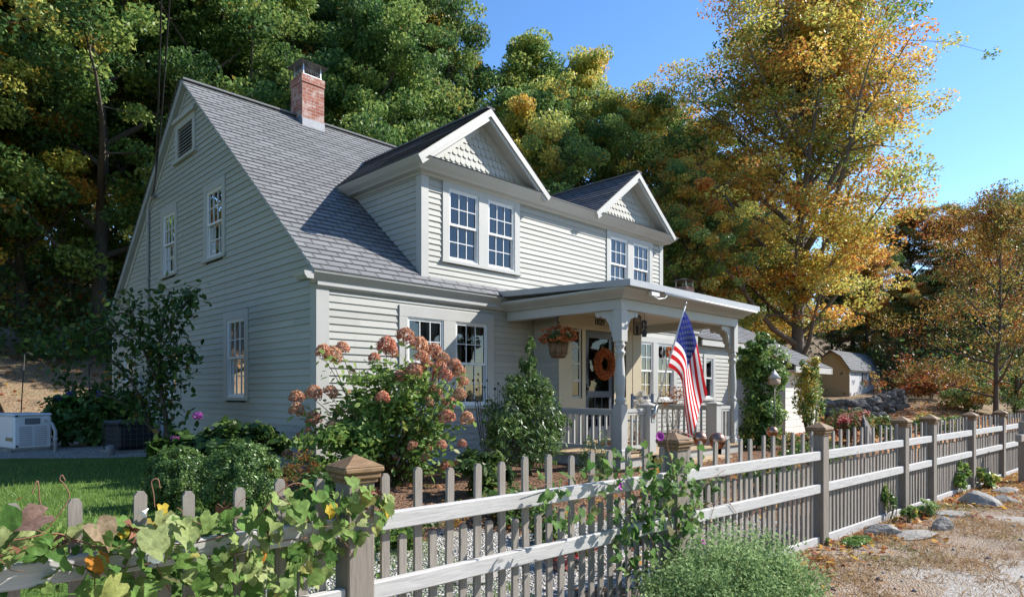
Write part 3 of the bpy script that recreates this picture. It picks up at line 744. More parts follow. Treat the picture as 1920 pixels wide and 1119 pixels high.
for k in range(nb):
    y0 = bf+.16 + (-.03-bf-.16)*k/nb; y1 = bf+.16 + (-.03-bf-.16)*(k+1)/nb
    q.box(bl+.16, br_-.16, y0+.003, y1-.003, 2.985, 3.0)
q.box(bl+.16, br_-.16, bf+.16, -.03, 3.002, 3.02); q.build('porch_ceiling', M['porch_cream'], house)
FZ = 0.58
q = MB()
for k in range(34):
    x = 3.60 + 4.05*k/34; q.box(x+.002, x+4.05/34-.002, -2.56, -.0, FZ-.03, FZ)
q.build('porch_floor', M['deck'], house)
q = MB(); q.box(3.63, 7.62, -2.52, -2.50, .05, FZ-.031); q.box(3.63, 3.65, -2.50, 0, .05, FZ-.031); q.box(7.60, 7.62, -2.50, 0, .05, FZ-.031); q.build('porch_skirt', M['siding'], house)
def porch_post(x, y):
    p = MB(); h = .083
    p.box(x-h, x+h, y-h, y+h, FZ, 1.37, 0, .008); p.box(x-h, x+h, y-h, y+h, 2.33, 2.826, 0, .008); p.box(x-h-.02, x+h+.02, y-h-.02, y+h+.02, FZ, FZ+.10, 0, .01)
    pf = [(.083,1.36),(.07,1.39),(.085,1.41),(.085,1.44),(.062,1.47),(.066,1.52),(.078,1.62),(.08,1.72),(.07,1.92),(.058,2.06),(.056,2.12),(.078,2.15),(.082,2.18),(.06,2.20),(.058,2.24),(.08,2.265),(.08,2.29),(.066,2.31),(.083,2.34)]
    p.lathe(pf, 20, (x, y, 0)); return p.build('porch_post', M['trim'], house)
posts = [porch_post(3.76, -2.42), porch_post(7.49, -2.42)]
BR = [(0,0),(.46,0),(.46,-.045),(.44,-.085),(.40,-.10),(.36,-.085),(.345,-.06),(.32,-.10),(.27,-.125),(.23,-.115),(.20,-.15),(.17,-.20),(.135,-.235),(.13,-.28),(.115,-.34),(.075,-.37),(.085,-.42),(.06,-.47),(.02,-.49),(0,-.47)]
for (x, y), dirs in (((3.76,-2.42), ((1,0),(0,1))), ((7.49,-2.42), ((-1,0),(0,1)))):
    for dx, dy in dirs:
        b = MB(); o_ = Vector((x+dx*.083, y+dy*.083, 2.824)); eu = Vector((dx,dy,0)); en = Vector((dy,dx,0))
        b.prism(BR, o_ - en*.02, eu*.82, (0,0,.9), en, .04)
        b.tube([o_ + eu*.34 + Vector((0,0,-.02)), o_ + eu*.20 + Vector((0,0,-.06)), o_ + eu*.12 + Vector((0,0,-.14)), o_ + eu*.09 + Vector((0,0,-.26))], .016, 6)
        b.build('post_bracket', M['trim'], house)
def railing(a, b, name='porch_railing'):
    a = Vector(a); b = Vector(b); L = (b-a).length; u = (b-a)/L; n = Vector((-u.y, u.x, 0)); r = MB()
    def bar(s0, s1, w, z0, z1):
        P = [a+u*s+n*k+Vector((0,0,z)) for s in (s0,s1) for k in (-w,w) for z in (z0,z1)]
        r.mesh(P, [(0,1,3,2),(4,6,7,5),(0,4,5,1),(2,3,7,6),(0,2,6,4),(1,5,7,3)])
    bar(0, L, .035, 1.245, 1.30); bar(0, L, .022, 1.20, 1.244); bar(0, L, .025, .66, .72)
    n_ = max(2, int(L/.125))
    for k in range(n_):
        s = L*(k+.5)/n_; bar(s-.017, s+.017, .017, .72, 1.20)
    return r.build(name, M['trim'], house)
railing((3.76,-.03,0), (3.76,-2.34,0)); railing((3.845,-2.42,0), (4.43,-2.42,0)); railing((6.86,-2.42,0), (7.40,-2.42,0)); railing((7.49,-.03,0), (7.49,-2.34,0))
for x in (4.53, 6.76):
    p = MB(); p.box(x-.1, x+.1, -2.52, -2.32, .1, 1.33, 0, .006); p.box(x-.125, x+.125, -2.545, -2.295, 1.33, 1.355, 0, .005)
    p.mesh([(x-.11,-2.53,1.356),(x+.11,-2.53,1.356),(x+.11,-2.31,1.356),(x-.11,-2.31,1.356),(x,-2.42,1.40)], [(3,2,1,0),(0,1,4),(1,2,4),(2,3,4),(3,0,4)])
    p.build('newel_post', M['trim'], house)
q = MB()
for k in range(2): q.box(4.65, 6.64, -2.56-.28*(k+1), -2.56-.28*k-.002, 0.05, FZ-.16*(k+1))
q.build('porch_steps', M['deck'], house)
# gutter pole under the front eave
q = MB(); q.tube([(4.35,-2.86,3.085),(7.6,-2.86,3.085)], .02, 8); q.box(4.05, 4.27, -2.80, -2.74, 3.04, 3.10)
q.tube([(4.1,-2.78,3.04),(4.2,-2.82,2.99),(4.36,-2.84,3.02),(4.4,-2.86,3.08)], .012, 6); q.build('gutter_rail', M['white'], house)

# conduit, service head and meter on the gable
q = MB(); q.tube([(-.05,7.22,.5),(-.05,7.22,5.45),(-.05,7.15,5.6),(-.05,6.95,5.72),(-.05,6.75,5.70)], .035, 8)
for z in (1.2, 2.6, 4.0, 5.2): q.box(-.09, 0, 7.16, 7.28, z, z+.03)
cdt = q.build('service_conduit', M['gutter'], house)
q = MB(); q.box(-.12, -.0, 7.62, 7.86, 1.55, 1.95, 0, .02); q.tube([(-.12,7.74,1.78),(-.20,7.74,1.78)], .085, 14); q.build('electric_meter', M['gutter'], house)
q = MB(); q.tube([(-.06,6.6,.35),(-.06,6.6,1.0),(-.06,6.5,1.2),(-.06,6.5,2.2)], .022, 6); q.tube([(-.06,6.25,.35),(-.06,6.25,1.25)], .03, 6); q.build('line_conduit', M['white'], house)

# ---------------------------------------------------------------- garage wing
gar = thing('garage', 'low garage wing with grey shingle roof and white block front beside the porch', 'garage', (HL, 0, 0))
gar_off = Vector((HL, 0, 0))
GS = 0.5; ga = math.atan(GS); gc, gs_ = cos(ga), sin(ga)
e0 = Vector((HL, -.11, 2.924))
gx1 = 16.15; gys = -1.40; gxs = 13.35                  # bump-out starts here
def GP(x, y): return Vector((x - HL, y, 2.924 + GS*(y + .11)))
ridge_y = 4.2
r = MB()
shingle_plane(r, GP(HL+.14, -.11), (1,0,0), (0,gc,gs_), (0,-gs_,gc), lambda v: (0, gx1-HL-.14), (ridge_y+.11)/gc)
shingle_plane(r, GP(gxs, gys), (1,0,0), (0,gc,gs_), (0,-gs_,gc), lambda v: (0, gx1-gxs), (-.11-gys)/gc)
r.mesh([GP(HL+.14,-.11)-Vector((0,0,.01)), GP(gx1,-.11)-Vector((0,0,.01)), GP(gx1,ridge_y)-Vector((0,0,.01)), GP(HL+.14,ridge_y)-Vector((0,0,.01))], [(3,2,1,0)])
zr = GP(0, ridge_y).z
r.mesh([(0.14,ridge_y,zr),(gx1-HL,ridge_y,zr),(gx1-HL,9,zr-2.3),(0.14,9,zr-2.3)], [(0,1,2,3)])
r.build('roof', M['shingle'], gar)
w = MB(); w.box(0.14, gxs-HL, -.10, -.06, 2.76, 2.90); w.box(gxs-HL, gx1-HL, gys+.01, gys+.05, 2.10, 2.27); w.box(gxs-HL, gx1-HL, gys+.05, gys+.34, 2.14, 2.17)
w.prism([(0,0),(5.9,2.95),(5.9,2.75),(0,-.16)], GP(gx1-.02, gys)-Vector((0,0,.02)), (0,1,0), (0,0,1), (-1,0,0), .04)
w.build('fascia', M['trim'], gar)
w = MB(); hh = window('window', (0,0.05,0), FU, FNV, .42, 1.05, 1.35, 2.55, [(.54, .93)], gar, cols=1, rows=1, head=.10)
clapboards(w, (0, 0.05, 0), FU, FNV, lambda z: (0.03, gxs-HL), .3, 2.86, [hh])
clapboards(w, (gxs-HL, 0, 0), GU, (-1,0,0), lambda z: (gys+.3, .1), .3, 2.3)
clapboards(w, (gx1-HL-.3, 0, 0), GU, (1,0,0), lambda z: (gys+.3, 8.5), .3, 2.3)
w.build('siding', M['siding'], gar)
w = MB(); yy = gys+.3; rng = random.Random(4)
def blocks(x0, x1, z0, z1, y):
    z = z0; k = 0
    while z < z1 - .01:
        x = x0 - (.2 if k % 2 else 0)
        while x < x1 - .005:
            a, b = max(x, x0), min(x+.4, x1)
            if b - a > .02: w.box(a+.004, b-.004, y - rng.uniform(0,.004), y+.15, z+.004, min(z+.2, z1)-.004)
            x += .4
        z += .2; k += 1
    w.box(x0, x1, y+.02, y+.16, z0, z1)
blocks(gxs-HL, 14.6-HL, .2, 2.14, yy); blocks(14.6-HL, gx1-HL-.55, .2, 1.42, yy+.02); w.build('block_wall', M['block'], gar)
w = MB(); w.box(14.6-HL, gx1-HL-.55, yy+.06, yy+.12, 1.43, 2.0); 
w.build('window_panel', paint('blue_grey_panel', (.27,.28,.34), .4, .05), gar)
w = MB(); w.box(gx1-HL-.5, gx1-HL-.36, yy, yy+.14, .2, 2.14); w.box(14.6-HL, gx1-HL-.55, yy+.02, yy+.12, 2.0, 2.14); w.build('corner_post', M['white'], gar)
c2 = MB(); px_ = aty(1283, 540, 4.0); brickbox(c2, px_.x-HL-.28, px_.x-HL+.28, 3.75, 4.25, 4.2, px_.z+.02); cg = c2.build('chimney', M['brick'], gar)
c3 = MB(); cxx, czz = px_.x-HL, px_.z+.02
c3.mesh([(cxx-.40,3.6,czz+.22),(cxx+.40,3.6,czz+.22),(cxx+.40,4.4,czz+.22),(cxx-.40,4.4,czz+.22),(cxx,4,czz+.34)], [(3,2,1,0),(0,1,4),(1,2,4),(2,3,4),(3,0,4)])
for i in (-1,1):
    for j in (-1,1): c3.box(cxx+i*.24-.015, cxx+i*.24+.015, 4+j*.2-.015, 4+j*.2+.015, czz, czz+.22)
for k in range(9):
    c3.tube([(cxx-.24+.06*k, 3.8, czz), (cxx-.24+.06*k, 3.8, czz+.21)], .005, 4)
c3.build('chimney_cap', M['steel'], cg)
# ---------------------------------------------------------------- ground
def axis(lo, hi, step, far_lo, far_hi):
    a = list(np.arange(lo, hi + 1e-6, step)); s = step; x = hi
    while x < far_hi: s *= 1.22; x += s; a.append(x)
    s = step; x = lo
    while x > far_lo: s *= 1.22; x -= s; a.insert(0, x)
    return np.array(a)
gxs_ = axis(-9, 20, 0.1, -260, 420); gys_ = axis(-9, 12.5, 0.1, -260, 420)
GXm, GYm = np.meshgrid(gxs_, gys_, indexing='ij'); GZ = ground_h(GXm, GYm)
rs = np.random.RandomState(3)
nx, ny = GXm.shape
V = np.stack([GXm, GYm, GZ], -1).reshape(-1, 3)
I = np.arange(nx*ny).reshape(nx, ny)
F = np.stack([I[:-1,:-1], I[1:,:-1], I[1:,1:], I[:-1,1:]], -1).reshape(-1, 4)
C = V[F].mean(1); cxx_, cyy_ = C[:,0], C[:,1]
dd = fence_d(cxx_, cyy_) + 0.18*np.sin(cxx_*2.1) + 0.12*np.sin(cxx_*5.3+1)
reg = np.full(len(F), 0)                                           # 0 woodland / leaf litter
reg[(dd < 0.05)] = 1                                               # roadside
reg[(dd < -1.42 + .22*np.sin(cxx_*1.7+2)*np.sin(cyy_*2.9) + .12*np.sin(cxx_*7.1))] = 2                                               # gravel road
yard = (dd >= 0.05) & (cyy_ < 11.5) & (cxx_ > -40) & (cxx_ < 11)
reg[yard] = 3                                                      # garden bed
lawn = yard & (cxx_ < -1.0 + 0.25*np.sin(cyy_*1.7)) & (cyy_ < 5.6 + .3*np.sin(cxx_*1.3) - .55*(cxx_+2)) & (dd > .25)
reg[lawn] = 4
reg[(dd < -7)] = 7
grav = yard & (cxx_ < 0.0) & ~lawn & (cyy_ > 3.9) & (cyy_ < 10.5) & (cxx_ > -9); reg[grav] = 5
path = yard & (dd > .3) & (dd < 1.9) & (cxx_ > -2.6) & (cxx_ < 3.2); reg[path] = 5
reg[(cxx_ >= 11) & (cxx_ < 31) & (dd >= .05) & (cyy_ < 12)] = 6                  # leaf-strewn drive
def ground_mat(name, stops, sc, bump=0.6, fine=60, speck=None, rough=0.95, patch=None):
    t = NT(name); co = t.coord('Object'); n = t.noise(co, sc, 6, 0.65); f = t.noise(co, fine, 4, 0.7)
    k = t.ramp(n, stops); k = t.mix(t.ramp(f, [(0.3, (0.75,)*3), (0.5, (0.0,)*3)]), k, tuple(x*0.5 for x in stops[0][1]))
    if speck:
        v = t.new('ShaderNodeTexVoronoi'); v.inputs['Scale'].default_value = speck[0]; t.ln(co, v.inputs['Vector'])
        sx = t.new('ShaderNodeSeparateColor'); t.ln(v.outputs['Color'], sx.inputs[0])
        k = t.mix(t.math('LESS_THAN', sx.outputs[0], speck[2]), k, t.ramp(sx.outputs[1], speck[1]))
        t.bump(v.outputs['Distance'], bump, 0.03)
    else: t.bump(f, bump, 0.03)
    t.col(k).set(Roughness=rough); t.p.inputs['Specular IOR Level'].default_value = 0.15; return t.m
LEAFS = [(0.0, (0.34, 0.12, 0.05)), (0.35, (0.42, 0.20, 0.08)), (0.7, (0.36, 0.24, 0.12)), (1.0, (0.24, 0.10, 0.05))]
gm = {
 0: ('woodland_floor', ground_mat('woodland_floor', [(0.35, (0.12, 0.085, 0.055)), (0.52, (0.25, 0.19, 0.12)), (0.62, (0.14, 0.15, 0.05))], 0.5, 0.9, 30, (14, [(0, (0.16, 0.10, 0.06)), (0.5, (0.30, 0.21, 0.13)), (1, (0.22, 0.13, 0.07))], 0.5))),
 1: ('roadside_verge', ground_mat('roadside_verge', [(0.28, (0.17, 0.12, 0.085)), (0.42, (0.33, 0.255, 0.185)), (0.53, (0.40, 0.315, 0.235)), (0.62, (0.30, 0.175, 0.095)), (0.76, (0.15, 0.17, 0.065))], 1.9, 0.8, 38, (60, [(0, (0.20,0.15,0.11)), (1, (0.44,0.38,0.32))], 0.12))),
 2: ('gravel_road', ground_mat('gravel_road', [(0.35, (0.33, 0.275, 0.22)), (0.65, (0.46, 0.41, 0.35))], 1.1, 0.6, 60, (70, [(0, (0.30,0.27,0.24)), (1, (0.52,0.50,0.46))], 0.5))),
 3: ('garden_bed', ground_mat('garden_bed', [(0.35, (0.10, 0.055, 0.032)), (0.65, (0.19, 0.11, 0.065))], 2.2, 0.9, 40, (30, [(0, (0.13,0.07,0.04)), (1, (0.26,0.16,0.10))], 0.5))),
 4: ('lawn', ground_mat('lawn_turf', [(0.35, (0.065, 0.125, 0.025)), (0.65, (0.12, 0.19, 0.04))], 1.4, 0.5, 70)),
 5: ('gravel_bed', ground_mat('pebble_gravel', [(0.3, (0.22, 0.21, 0.19)), (0.7, (0.38, 0.37, 0.34))], 3, 1.0, 60, (45, [(0, (0.16,0.15,0.13)), (1, (0.60,0.57,0.52))], 0.9))),
 7: ('far_verge', ground_mat('far_verge_grass', [(0.35, (0.05, 0.075, 0.025)), (0.65, (0.12, 0.13, 0.05))], 0.5, 0.5, 30)),
 6: ('leaf_strewn_drive', ground_mat('leaf_strewn_drive', [(0.35, (0.30, 0.15, 0.08)), (0.6, (0.42, 0.25, 0.14))], 0.9, 0.8, 30, (14, LEAFS, 0.6))),
}
for r_, (nm, mt) in gm.items():
    fs = F[reg == r_]; ids, inv = np.unique(fs, return_inverse=True)
    o = link(nm, fast_mesh(nm, V[ids], inv.reshape(-1, 4), mt)); tag(o, kind='structure')

# ---------------------------------------------------------------- leaf clouds
DIAMOND = (np.array([(0,-.5,0),(.34,-.05,.05),(0,.55,0),(-.34,-.05,.05)]), np.array([(0,1,2,3)]))
OVAL = (np.array([(0,-.5,0),(.24,-.2,.04),(.25,.15,.04),(0,.55,-.05),(-.25,.15,.04),(-.24,-.2,.04),(0,0,-.01)]), np.array([(0,1,2,6),(6,2,3,4),(0,6,4,5)]))
LANCE = (np.array([(0,-.5,0),(.15,-.1,.035),(0,.55,-.06),(-.15,-.1,.035)]), np.array([(0,1,2,3)]))
HEART = (np.array([(0,-.26,0),(0,.02,-.02),(0,.32,-.05),(0,.60,-.14), (.19,-.45,.03),(.40,-.38,.02),(.49,-.14,.10),(.42,.10,.05),(.28,.28,.07),(.12,.46,-.03), (-.19,-.45,.03),(-.40,-.38,.02),(-.49,-.14,.10),(-.42,.10,.05),(-.28,.28,.07),(-.12,.46,-.03), (.24,-.18,.07),(.20,.14,.03),(-.24,-.18,.07),(-.20,.14,.03)]),
         np.array([(0,4,5,16),(0,16,17,1),(16,5,6,7),(16,7,8,17),(1,17,8,2),(2,8,9,3), (0,18,11,10),(0,1,19,18),(18,13,12,11),(18,19,14,13),(1,2,14,19),(2,3,15,14)]))
BLADE = (np.array([(-.05,0,0),(.05,0,0),(.03,.6,.08),(0,1,.22)]), np.array([(0,1,2,3)]))
def leaf_cloud(P, N, size, shape=DIAMOND, rs=np.random, up=None):
    """P centres, N face normals, size per leaf; `up` = preferred in-plane direction of the tip"""
    P = np.asarray(P, float); n = len(P); N = np.asarray(N, float); N = N/(np.linalg.norm(N, axis=1, keepdims=True)+1e-9)
    R = rs.normal(size=(n, 3)) if up is None else np.asarray(up, float) + rs.normal(size=(n, 3))*0.35
    Tt = R - N*(R*N).sum(1, keepdims=True); Tt /= np.linalg.norm(Tt, axis=1, keepdims=True)+1e-9
    B = np.cross(Tt, N); T, Fq = shape; k = len(T); size = np.broadcast_to(np.asarray(size, float), (n,))
    zs = rs.uniform(-.6, 2.6, n)[:,None,None] if k > 12 else 1.0
    bend = (-rs.uniform(-.05, .42, n)[:,None,None]*np.clip(T[None,:,1:2]+.1, 0, 1)**2) if k > 12 else 0.0
    V = P[:,None,:] + size[:,None,None]*(T[None,:,0:1]*B[:,None,:] + T[None,:,1:2]*Tt[:,None,:] + (T[None,:,2:3]*zs + bend)*N[:,None,:])
    F = (Fq[None] + (np.arange(n)*k)[:,None,None]).reshape(-1, 4)
    if k > 12: V = V + rs.normal(size=V.shape)*size[:,None,None]*.028
    return V.reshape(-1, 3), F, k
def cloud_mesh(name, parts, mats):
    """parts: list of (V,F,k,tint,tint2)"""
    Vs, Fs, t1, t2, o = [], [], [], [], 0
    for V_, F_, k, a, b in parts:
        Vs.append(V_); Fs.append(F_ + o); o += len(V_); t1.append(np.repeat(a, k)); t2.append(np.repeat(b, k))
    return fast_mesh(name, np.concatenate(Vs), np.concatenate(Fs), mats, {'tint': np.concatenate(t1), 'tint2': np.concatenate(t2)})
def colour(o, fall=0.0, hue=0.5, val=1.0): o.color = (fall, hue, val, 1); return o

def tree_parts(seed, H, R, clear, n_limb, n_leaf, leaf, prof, trunk_r, spread=0.55, shape=DIAMOND, cl=0.5, lean=0.0, forks=1, droop=0.0, sub=7, el0=(10,35), el1=38):
    """returns (wood mesh builder, crown mesh) ; prof(t) = crown radius factor along the crown"""
    rs = np.random.RandomState(seed); rg = random.Random(seed); mb = MB(); cl_c = []; 
    tp = [Vector((0, 0, -.6))]; dx, dy = rg.uniform(-1, 1)*lean, rg.uniform(-1, 1)*lean
    nT = 9
    for i in range(1, nT+1):
        t = i/nT; tp.append(Vector((dx*t*H + rg.uniform(-.05,.05)*H*.12, dy*t*H + rg.uniform(-.05,.05)*H*.12, t*H*.93)))
    tr = [trunk_r*(1.35 if i == 0 else 1)*(1 - .93*(i/nT)**.8) + .015 for i in range(nT+1)]
    mb.tube(tp, tr, 10)
    def tpos(t):
        f = t*nT; i = min(nT-1, int(f)); return tp[i].lerp(tp[i+1], f-i), tr[min(nT, i)]
    for j in range(n_limb):
        t = clear + (0.97-clear)*((j+.5)/n_limb)**.85
        p, r0 = tpos(t); az = j*2.39996 + rg.uniform(-.5,.5); u = (t-clear)/(1-clear)
        L = R*prof(u)*rg.uniform(.75, 1.12); el = radians(rg.uniform(*el0) + el1*u)
        d = Vector((cos(az)*cos(el), sin(az)*cos(el), sin(el))); pts = [p]; rr = [min(r0*.75, trunk_r*.42*(L/R)+.02)]
        for k in range(1, 6):
            d = (d + Vector((rg.uniform(-.18,.18), rg.uniform(-.18,.18), rg.uniform(-.05,.20) - droop*k*.1))).normalized()
            pts.append(pts[-1] + d*(L/5)); rr.append(max(.012, rr[0]*(1-k/5.4)))
        mb.tube(pts, rr, 6, cap=False)
        cl_c.append((pts[-1], 1.0))
        for q in range(sub):
            f = rg.uniform(.28, 1)*5; i = min(4, int(f)); sp = pts[i].lerp(pts[i+1], f-i)
            sd = Vector((rg.uniform(-1,1), rg.uniform(-1,1), rg.uniform(-.35,.8))).normalized(); sL = L*rg.uniform(.18,.40)
            e = sp + sd*sL; mid = sp.lerp(e, .5) + Vector((0,0,.06*sL)); r1 = max(.008, rr[i]*.4)
            mb.tube([sp, mid, e], [r1, r1*.7, .006], 4, cap=False)
            cl_c.append((e, rg.uniform(.45,1.3))); cl_c.append((mid, rg.uniform(.35,.85)))
    C = np.array([c[0][:] for c in cl_c]); S = np.array([c[1] for c in cl_c])
    w = S**2; w /= w.sum(); idx = rs.choice(len(C), n_leaf, p=w)
    g = rs.normal(size=(n_leaf, 3)); g /= np.maximum(1, np.linalg.norm(g, axis=1, keepdims=True)/1.7)
    P = C[idx] + g*(S[idx]*R*.115*cl*2)[:,None]*np.array([1.08,1.08,.58])
    N = rs.normal(size=(n_leaf, 3)); N[:,2] += 1.0
    ct = rs.uniform(0.05, .95, len(C)); c2 = rs.uniform(0, 1, len(C))
    c2 = .55*c2 + .45*(.5+.5*np.sin(C[:,0]*.9+seed)*np.sin(C[:,2]*.8+seed*2))
    tint = np.clip(ct[idx] + rs.normal(size=n_leaf)*.22, 0, 1); tint2 = np.clip(c2[idx] + rs.normal(size=n_leaf)*.10, 0, 1)
    sz = leaf*rs.uniform(.65, 1.25, n_leaf); up = np.zeros((n_leaf,3)); up[:,2] = -.7; up += rs.normal(size=(n_leaf,3))*.8
    Vv, Ff, k = leaf_cloud(P, N, sz, shape, rs, up)
    return mb, (Vv, Ff, k, tint, tint2)
P_OVAL = lambda u: .35 + .75*math.sin(pi*min(1, .18+u*.82))
P_TALL = lambda u: .55 + .5*math.sin(pi*min(1,.25+u*.7)) - .35*u
P_MAPLE = lambda u: .75*math.sin(pi*min(1, .22+u*.74))**.8 + .22
TREES = {}
def tree_kind(key, *a, wood='bark', leafmat='tree_leaf', **kw):
    mb, cl = tree_parts(*a, **kw)
    w = mb.build('trunk', M[wood]); wm = w.data; bpy.data.objects.remove(w)
    TREES[key] = (wm, cloud_mesh('crown', [cl], M[leafmat]))
def plant_tree(key, loc, label, cat='tree', group=None, rz=0.0, sc=1.0, sz=1.0, fall=0.0, hue=.5, val=1.0, name='broadleaf_tree'):
    t = thing(name, label, cat, loc, rz, group); t.scale = (sc, sc, sc*sz)
    wm, cm = TREES[key]; link('trunk', wm, t); c = link('crown', cm, t); colour(c, fall, hue, val); return t
NLF = 84000
tree_kind('oak', 11, 15, 5.2, .07, 20, NLF, .138, P_OVAL, .24, sub=11, cl=.29)
tree_kind('ash', 23, 17, 4.6, .08, 22, NLF, .138, P_TALL, .22, sub=11, cl=.31)
tree_kind('broad', 37, 14, 5.6, .05, 20, NLF, .138, P_MAPLE, .24, sub=11, cl=.27)
tree_kind('slim', 41, 16, 3.6, .06, 22, NLF, .125, P_TALL, .18, sub=11, cl=.34)
tree_kind('maple', 53, 16.6, 7.8, .10, 44, 160000, .118, P_MAPLE, .30, sub=14, cl=.215, wood='bark_pale', el0=(14,46), el1=38)
tree_kind('thin', 67, 9, 4.3, .10, 19, 26000, .095, P_MAPLE, .10, sub=9, cl=.36, lean=.05)

def back_tree(px, ytop, depth, key, label, fall, hue=.55, val=1.0, w=1.0, rz=None, zadj=0.0, name='broadleaf_tree'):
    """stand a tree on the ground at that bearing and distance, as tall as its top shows"""
    p = at(px, YH, depth); zg = gh(p.x, p.y) + zadj; top = CAM.z + (YH - ytop)/FPX*depth
    H0 = {'oak': 15, 'ash': 17, 'broad': 14, 'slim': 16, 'maple': 16.6, 'thin': 9}[key]
    s = (top - zg)/H0
    return plant_tree(key, (p.x, p.y, zg), label, rz=(px*0.37 if rz is None else rz), sc=s*w, sz=1/w, fall=fall, hue=hue, val=val, name=name)
BT = [
 # px, ytop, depth, kind, fall, hue, val, width, label
 (-150, -330, 24, 'oak', .85, .66, 2.21, 1.0, 'yellow and green tree at the left edge of the photo, nearest of the hillside trees'),
 (40, -420, 30, 'ash', .66, .72, 1.95, 1.0, 'tall yellowing tree on the slope with its trunk above the boulders'),
 (190, -260, 27, 'broad', .22, .7, 1.49, .95, 'dark green tree on the slope behind the left end of the gable'),
 (120, -300, 40, 'oak', .5, .65, 1.69, 1.1, 'tall half turned tree high on the slope behind the yellowing tree'),
 (330, -250, 33, 'ash', .08, .8, 1.35, 1.0, 'tall green tree rising behind the roof peak'),
 (460, -120, 30, 'oak', .10, .8, 1.26, .95, 'bright green tree between the roof peak and the chimney'),
 (520, -105, 40, 'broad', .85, .62, 1.84, 1.1, 'orange yellow tree high on the hill above the chimney'),
 (600, -160, 38, 'slim', .10, .7, 1.14, 1.2, 'slim green tree directly behind the chimney'),
 (690, 55, 27, 'broad', .08, .8, 1.45, .9, 'bright green bushy tree just right of the chimney'),
 (740, -140, 36, 'ash', .14, .35, 1.08, 1.0, 'tall dark green tree with rusty sprigs right of the chimney'),
 (815, 20, 32, 'oak', .20, .35, 1.26, .75, 'dark green tree with orange patches behind the front gable'),
 (770, -60, 48, 'ash', .05, .7, 1.20, .9, 'darkest tall tree at the edge of the open sky'),
 (985, 40, 34, 'slim', .50, 1.0, 1.49, 1.0, 'olive gold tree standing against the sky beyond the front gable'),
 (1085, 70, 36, 'ash', .55, .95, 1.49, .85, 'yellowing maple between the two front gables'),
 (1000, 190, 28, 'broad', .42, 1.0, 1.49, .9, 'low olive tree just behind the dormer roof'),
 (1165, 190, 33, 'oak', .46, 1.0, 1.49, .85, 'olive green tree behind the far front gable'),
 (1240, 225, 40, 'broad', .12, .6, 1.38, .95, 'green tree with a bluish cast right of the far gable'),
 (1310, 250, 34, 'oak', .45, .7, 1.50, .85, 'green and rust tree between the far gable and the big maple'),
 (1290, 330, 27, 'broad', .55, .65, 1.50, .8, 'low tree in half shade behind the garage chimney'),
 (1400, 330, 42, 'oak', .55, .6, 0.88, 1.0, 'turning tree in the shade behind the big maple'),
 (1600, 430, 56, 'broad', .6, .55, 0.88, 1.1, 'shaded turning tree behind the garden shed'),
 (1705, 400, 60, 'oak', .72, .45, 1.04, 1.1, 'rust coloured tree in the wood right of the shed'),
 (1800, 400, 58, 'broad', .78, .35, 1.10, 1.1, 'orange brown tree at the back of the wood on the right'),
 (1900, 350, 52, 'ash', .55, .6, 0.99, 1.2, 'tall half turned tree at the right edge of the photo'),
 (1990, 360, 46, 'oak', .5, .6, 0.99, 1.0, 'yellow green tree half cut off by the right edge'),
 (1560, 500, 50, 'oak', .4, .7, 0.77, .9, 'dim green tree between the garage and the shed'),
 (1440, 430, 36, 'broad', .55, .75, 1.30, .95, 'golden green tree close behind the great maple'),
 (1625, 470, 52, 'oak', .88, .5, 1.35, .95, 'bright orange tree just right of the great maple'),
 (1700, 520, 46, 'ash', .75, .6, 1.10, 1.1, 'dense yellow brown tree over the right end of the shed'),
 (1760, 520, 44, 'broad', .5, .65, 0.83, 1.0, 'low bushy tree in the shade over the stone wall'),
]
for px, yt, dp, key, fa, hu, va, ww, lab in BT: back_tree(px, yt, dp, key, lab, fa, hu, va, ww)
mp = back_tree(1500, 62, 30, 'maple', 'great yellow and orange maple with a grey trunk rising beyond the garage', .76, .70, 1.5, 1.12, rz=1.7, name='maple_tree')
p = at(1868, YH, 24); plant_tree('thin', (p.x, p.y, gh(p.x, p.y)), 'small dark limbed tree with thin rusty leaves leaning over the fence on the right', rz=1.0, sc=.86, fall=.72, hue=.45, val=.8)
p = at(1905, YH, 30); plant_tree('thin', (p.x, p.y, gh(p.x, p.y)), 'thin half bare tree behind the small dark limbed one', rz=3.0, sc=1.0, fall=.6, hue=.55, val=.75)
# wood beyond, read as one mass
rs = np.random.RandomState(77); parts = []
for k in range(95):
    dp = rs.uniform(46, 95); px = rs.uniform(-700, 2500) ; q = at(px, YH, dp); zg = gh(q.x, q.y)
    topy = np.interp(px, [-700, 860, 960, 1250, 1500, 2500], [-200, 90, 260, 380, 500, 470]) + rs.uniform(-10, 90)
    H = CAM.z + (YH-topy)/FPX*dp - zg
    if H < 3: continue
    n = 1500; Rr = H*rs.uniform(.26,.36); u = rs.uniform(.04, 1, n); th = rs.uniform(0, 2*pi, n); rr = Rr*np.sqrt(rs.uniform(.15,1,n))*np.sin(pi*np.clip(.12+u*.85,0,1))**.7
    P = np.stack([q.x+rr*np.cos(th), q.y+rr*np.sin(th), zg+u*H], 1); P += rs.normal(size=P.shape)*.35
    N = rs.normal(size=(n,3)); N[:,2] += .5
    V_, F_, kk = leaf_cloud(P, N, rs.uniform(.45,.85,n), DIAMOND, rs)
    parts.append((V_, F_, kk, np.clip(rs.uniform(.2,.7)+rs.normal(size=n)*.2,0,1), np.clip(rs.uniform(0,1)+rs.normal(size=n)*.12,0,1)))
o = link('distant_wood', cloud_mesh('distant_wood', parts, M['tree_leaf'])); colour(o, .38, .6, .8); tag(o, kind='stuff')
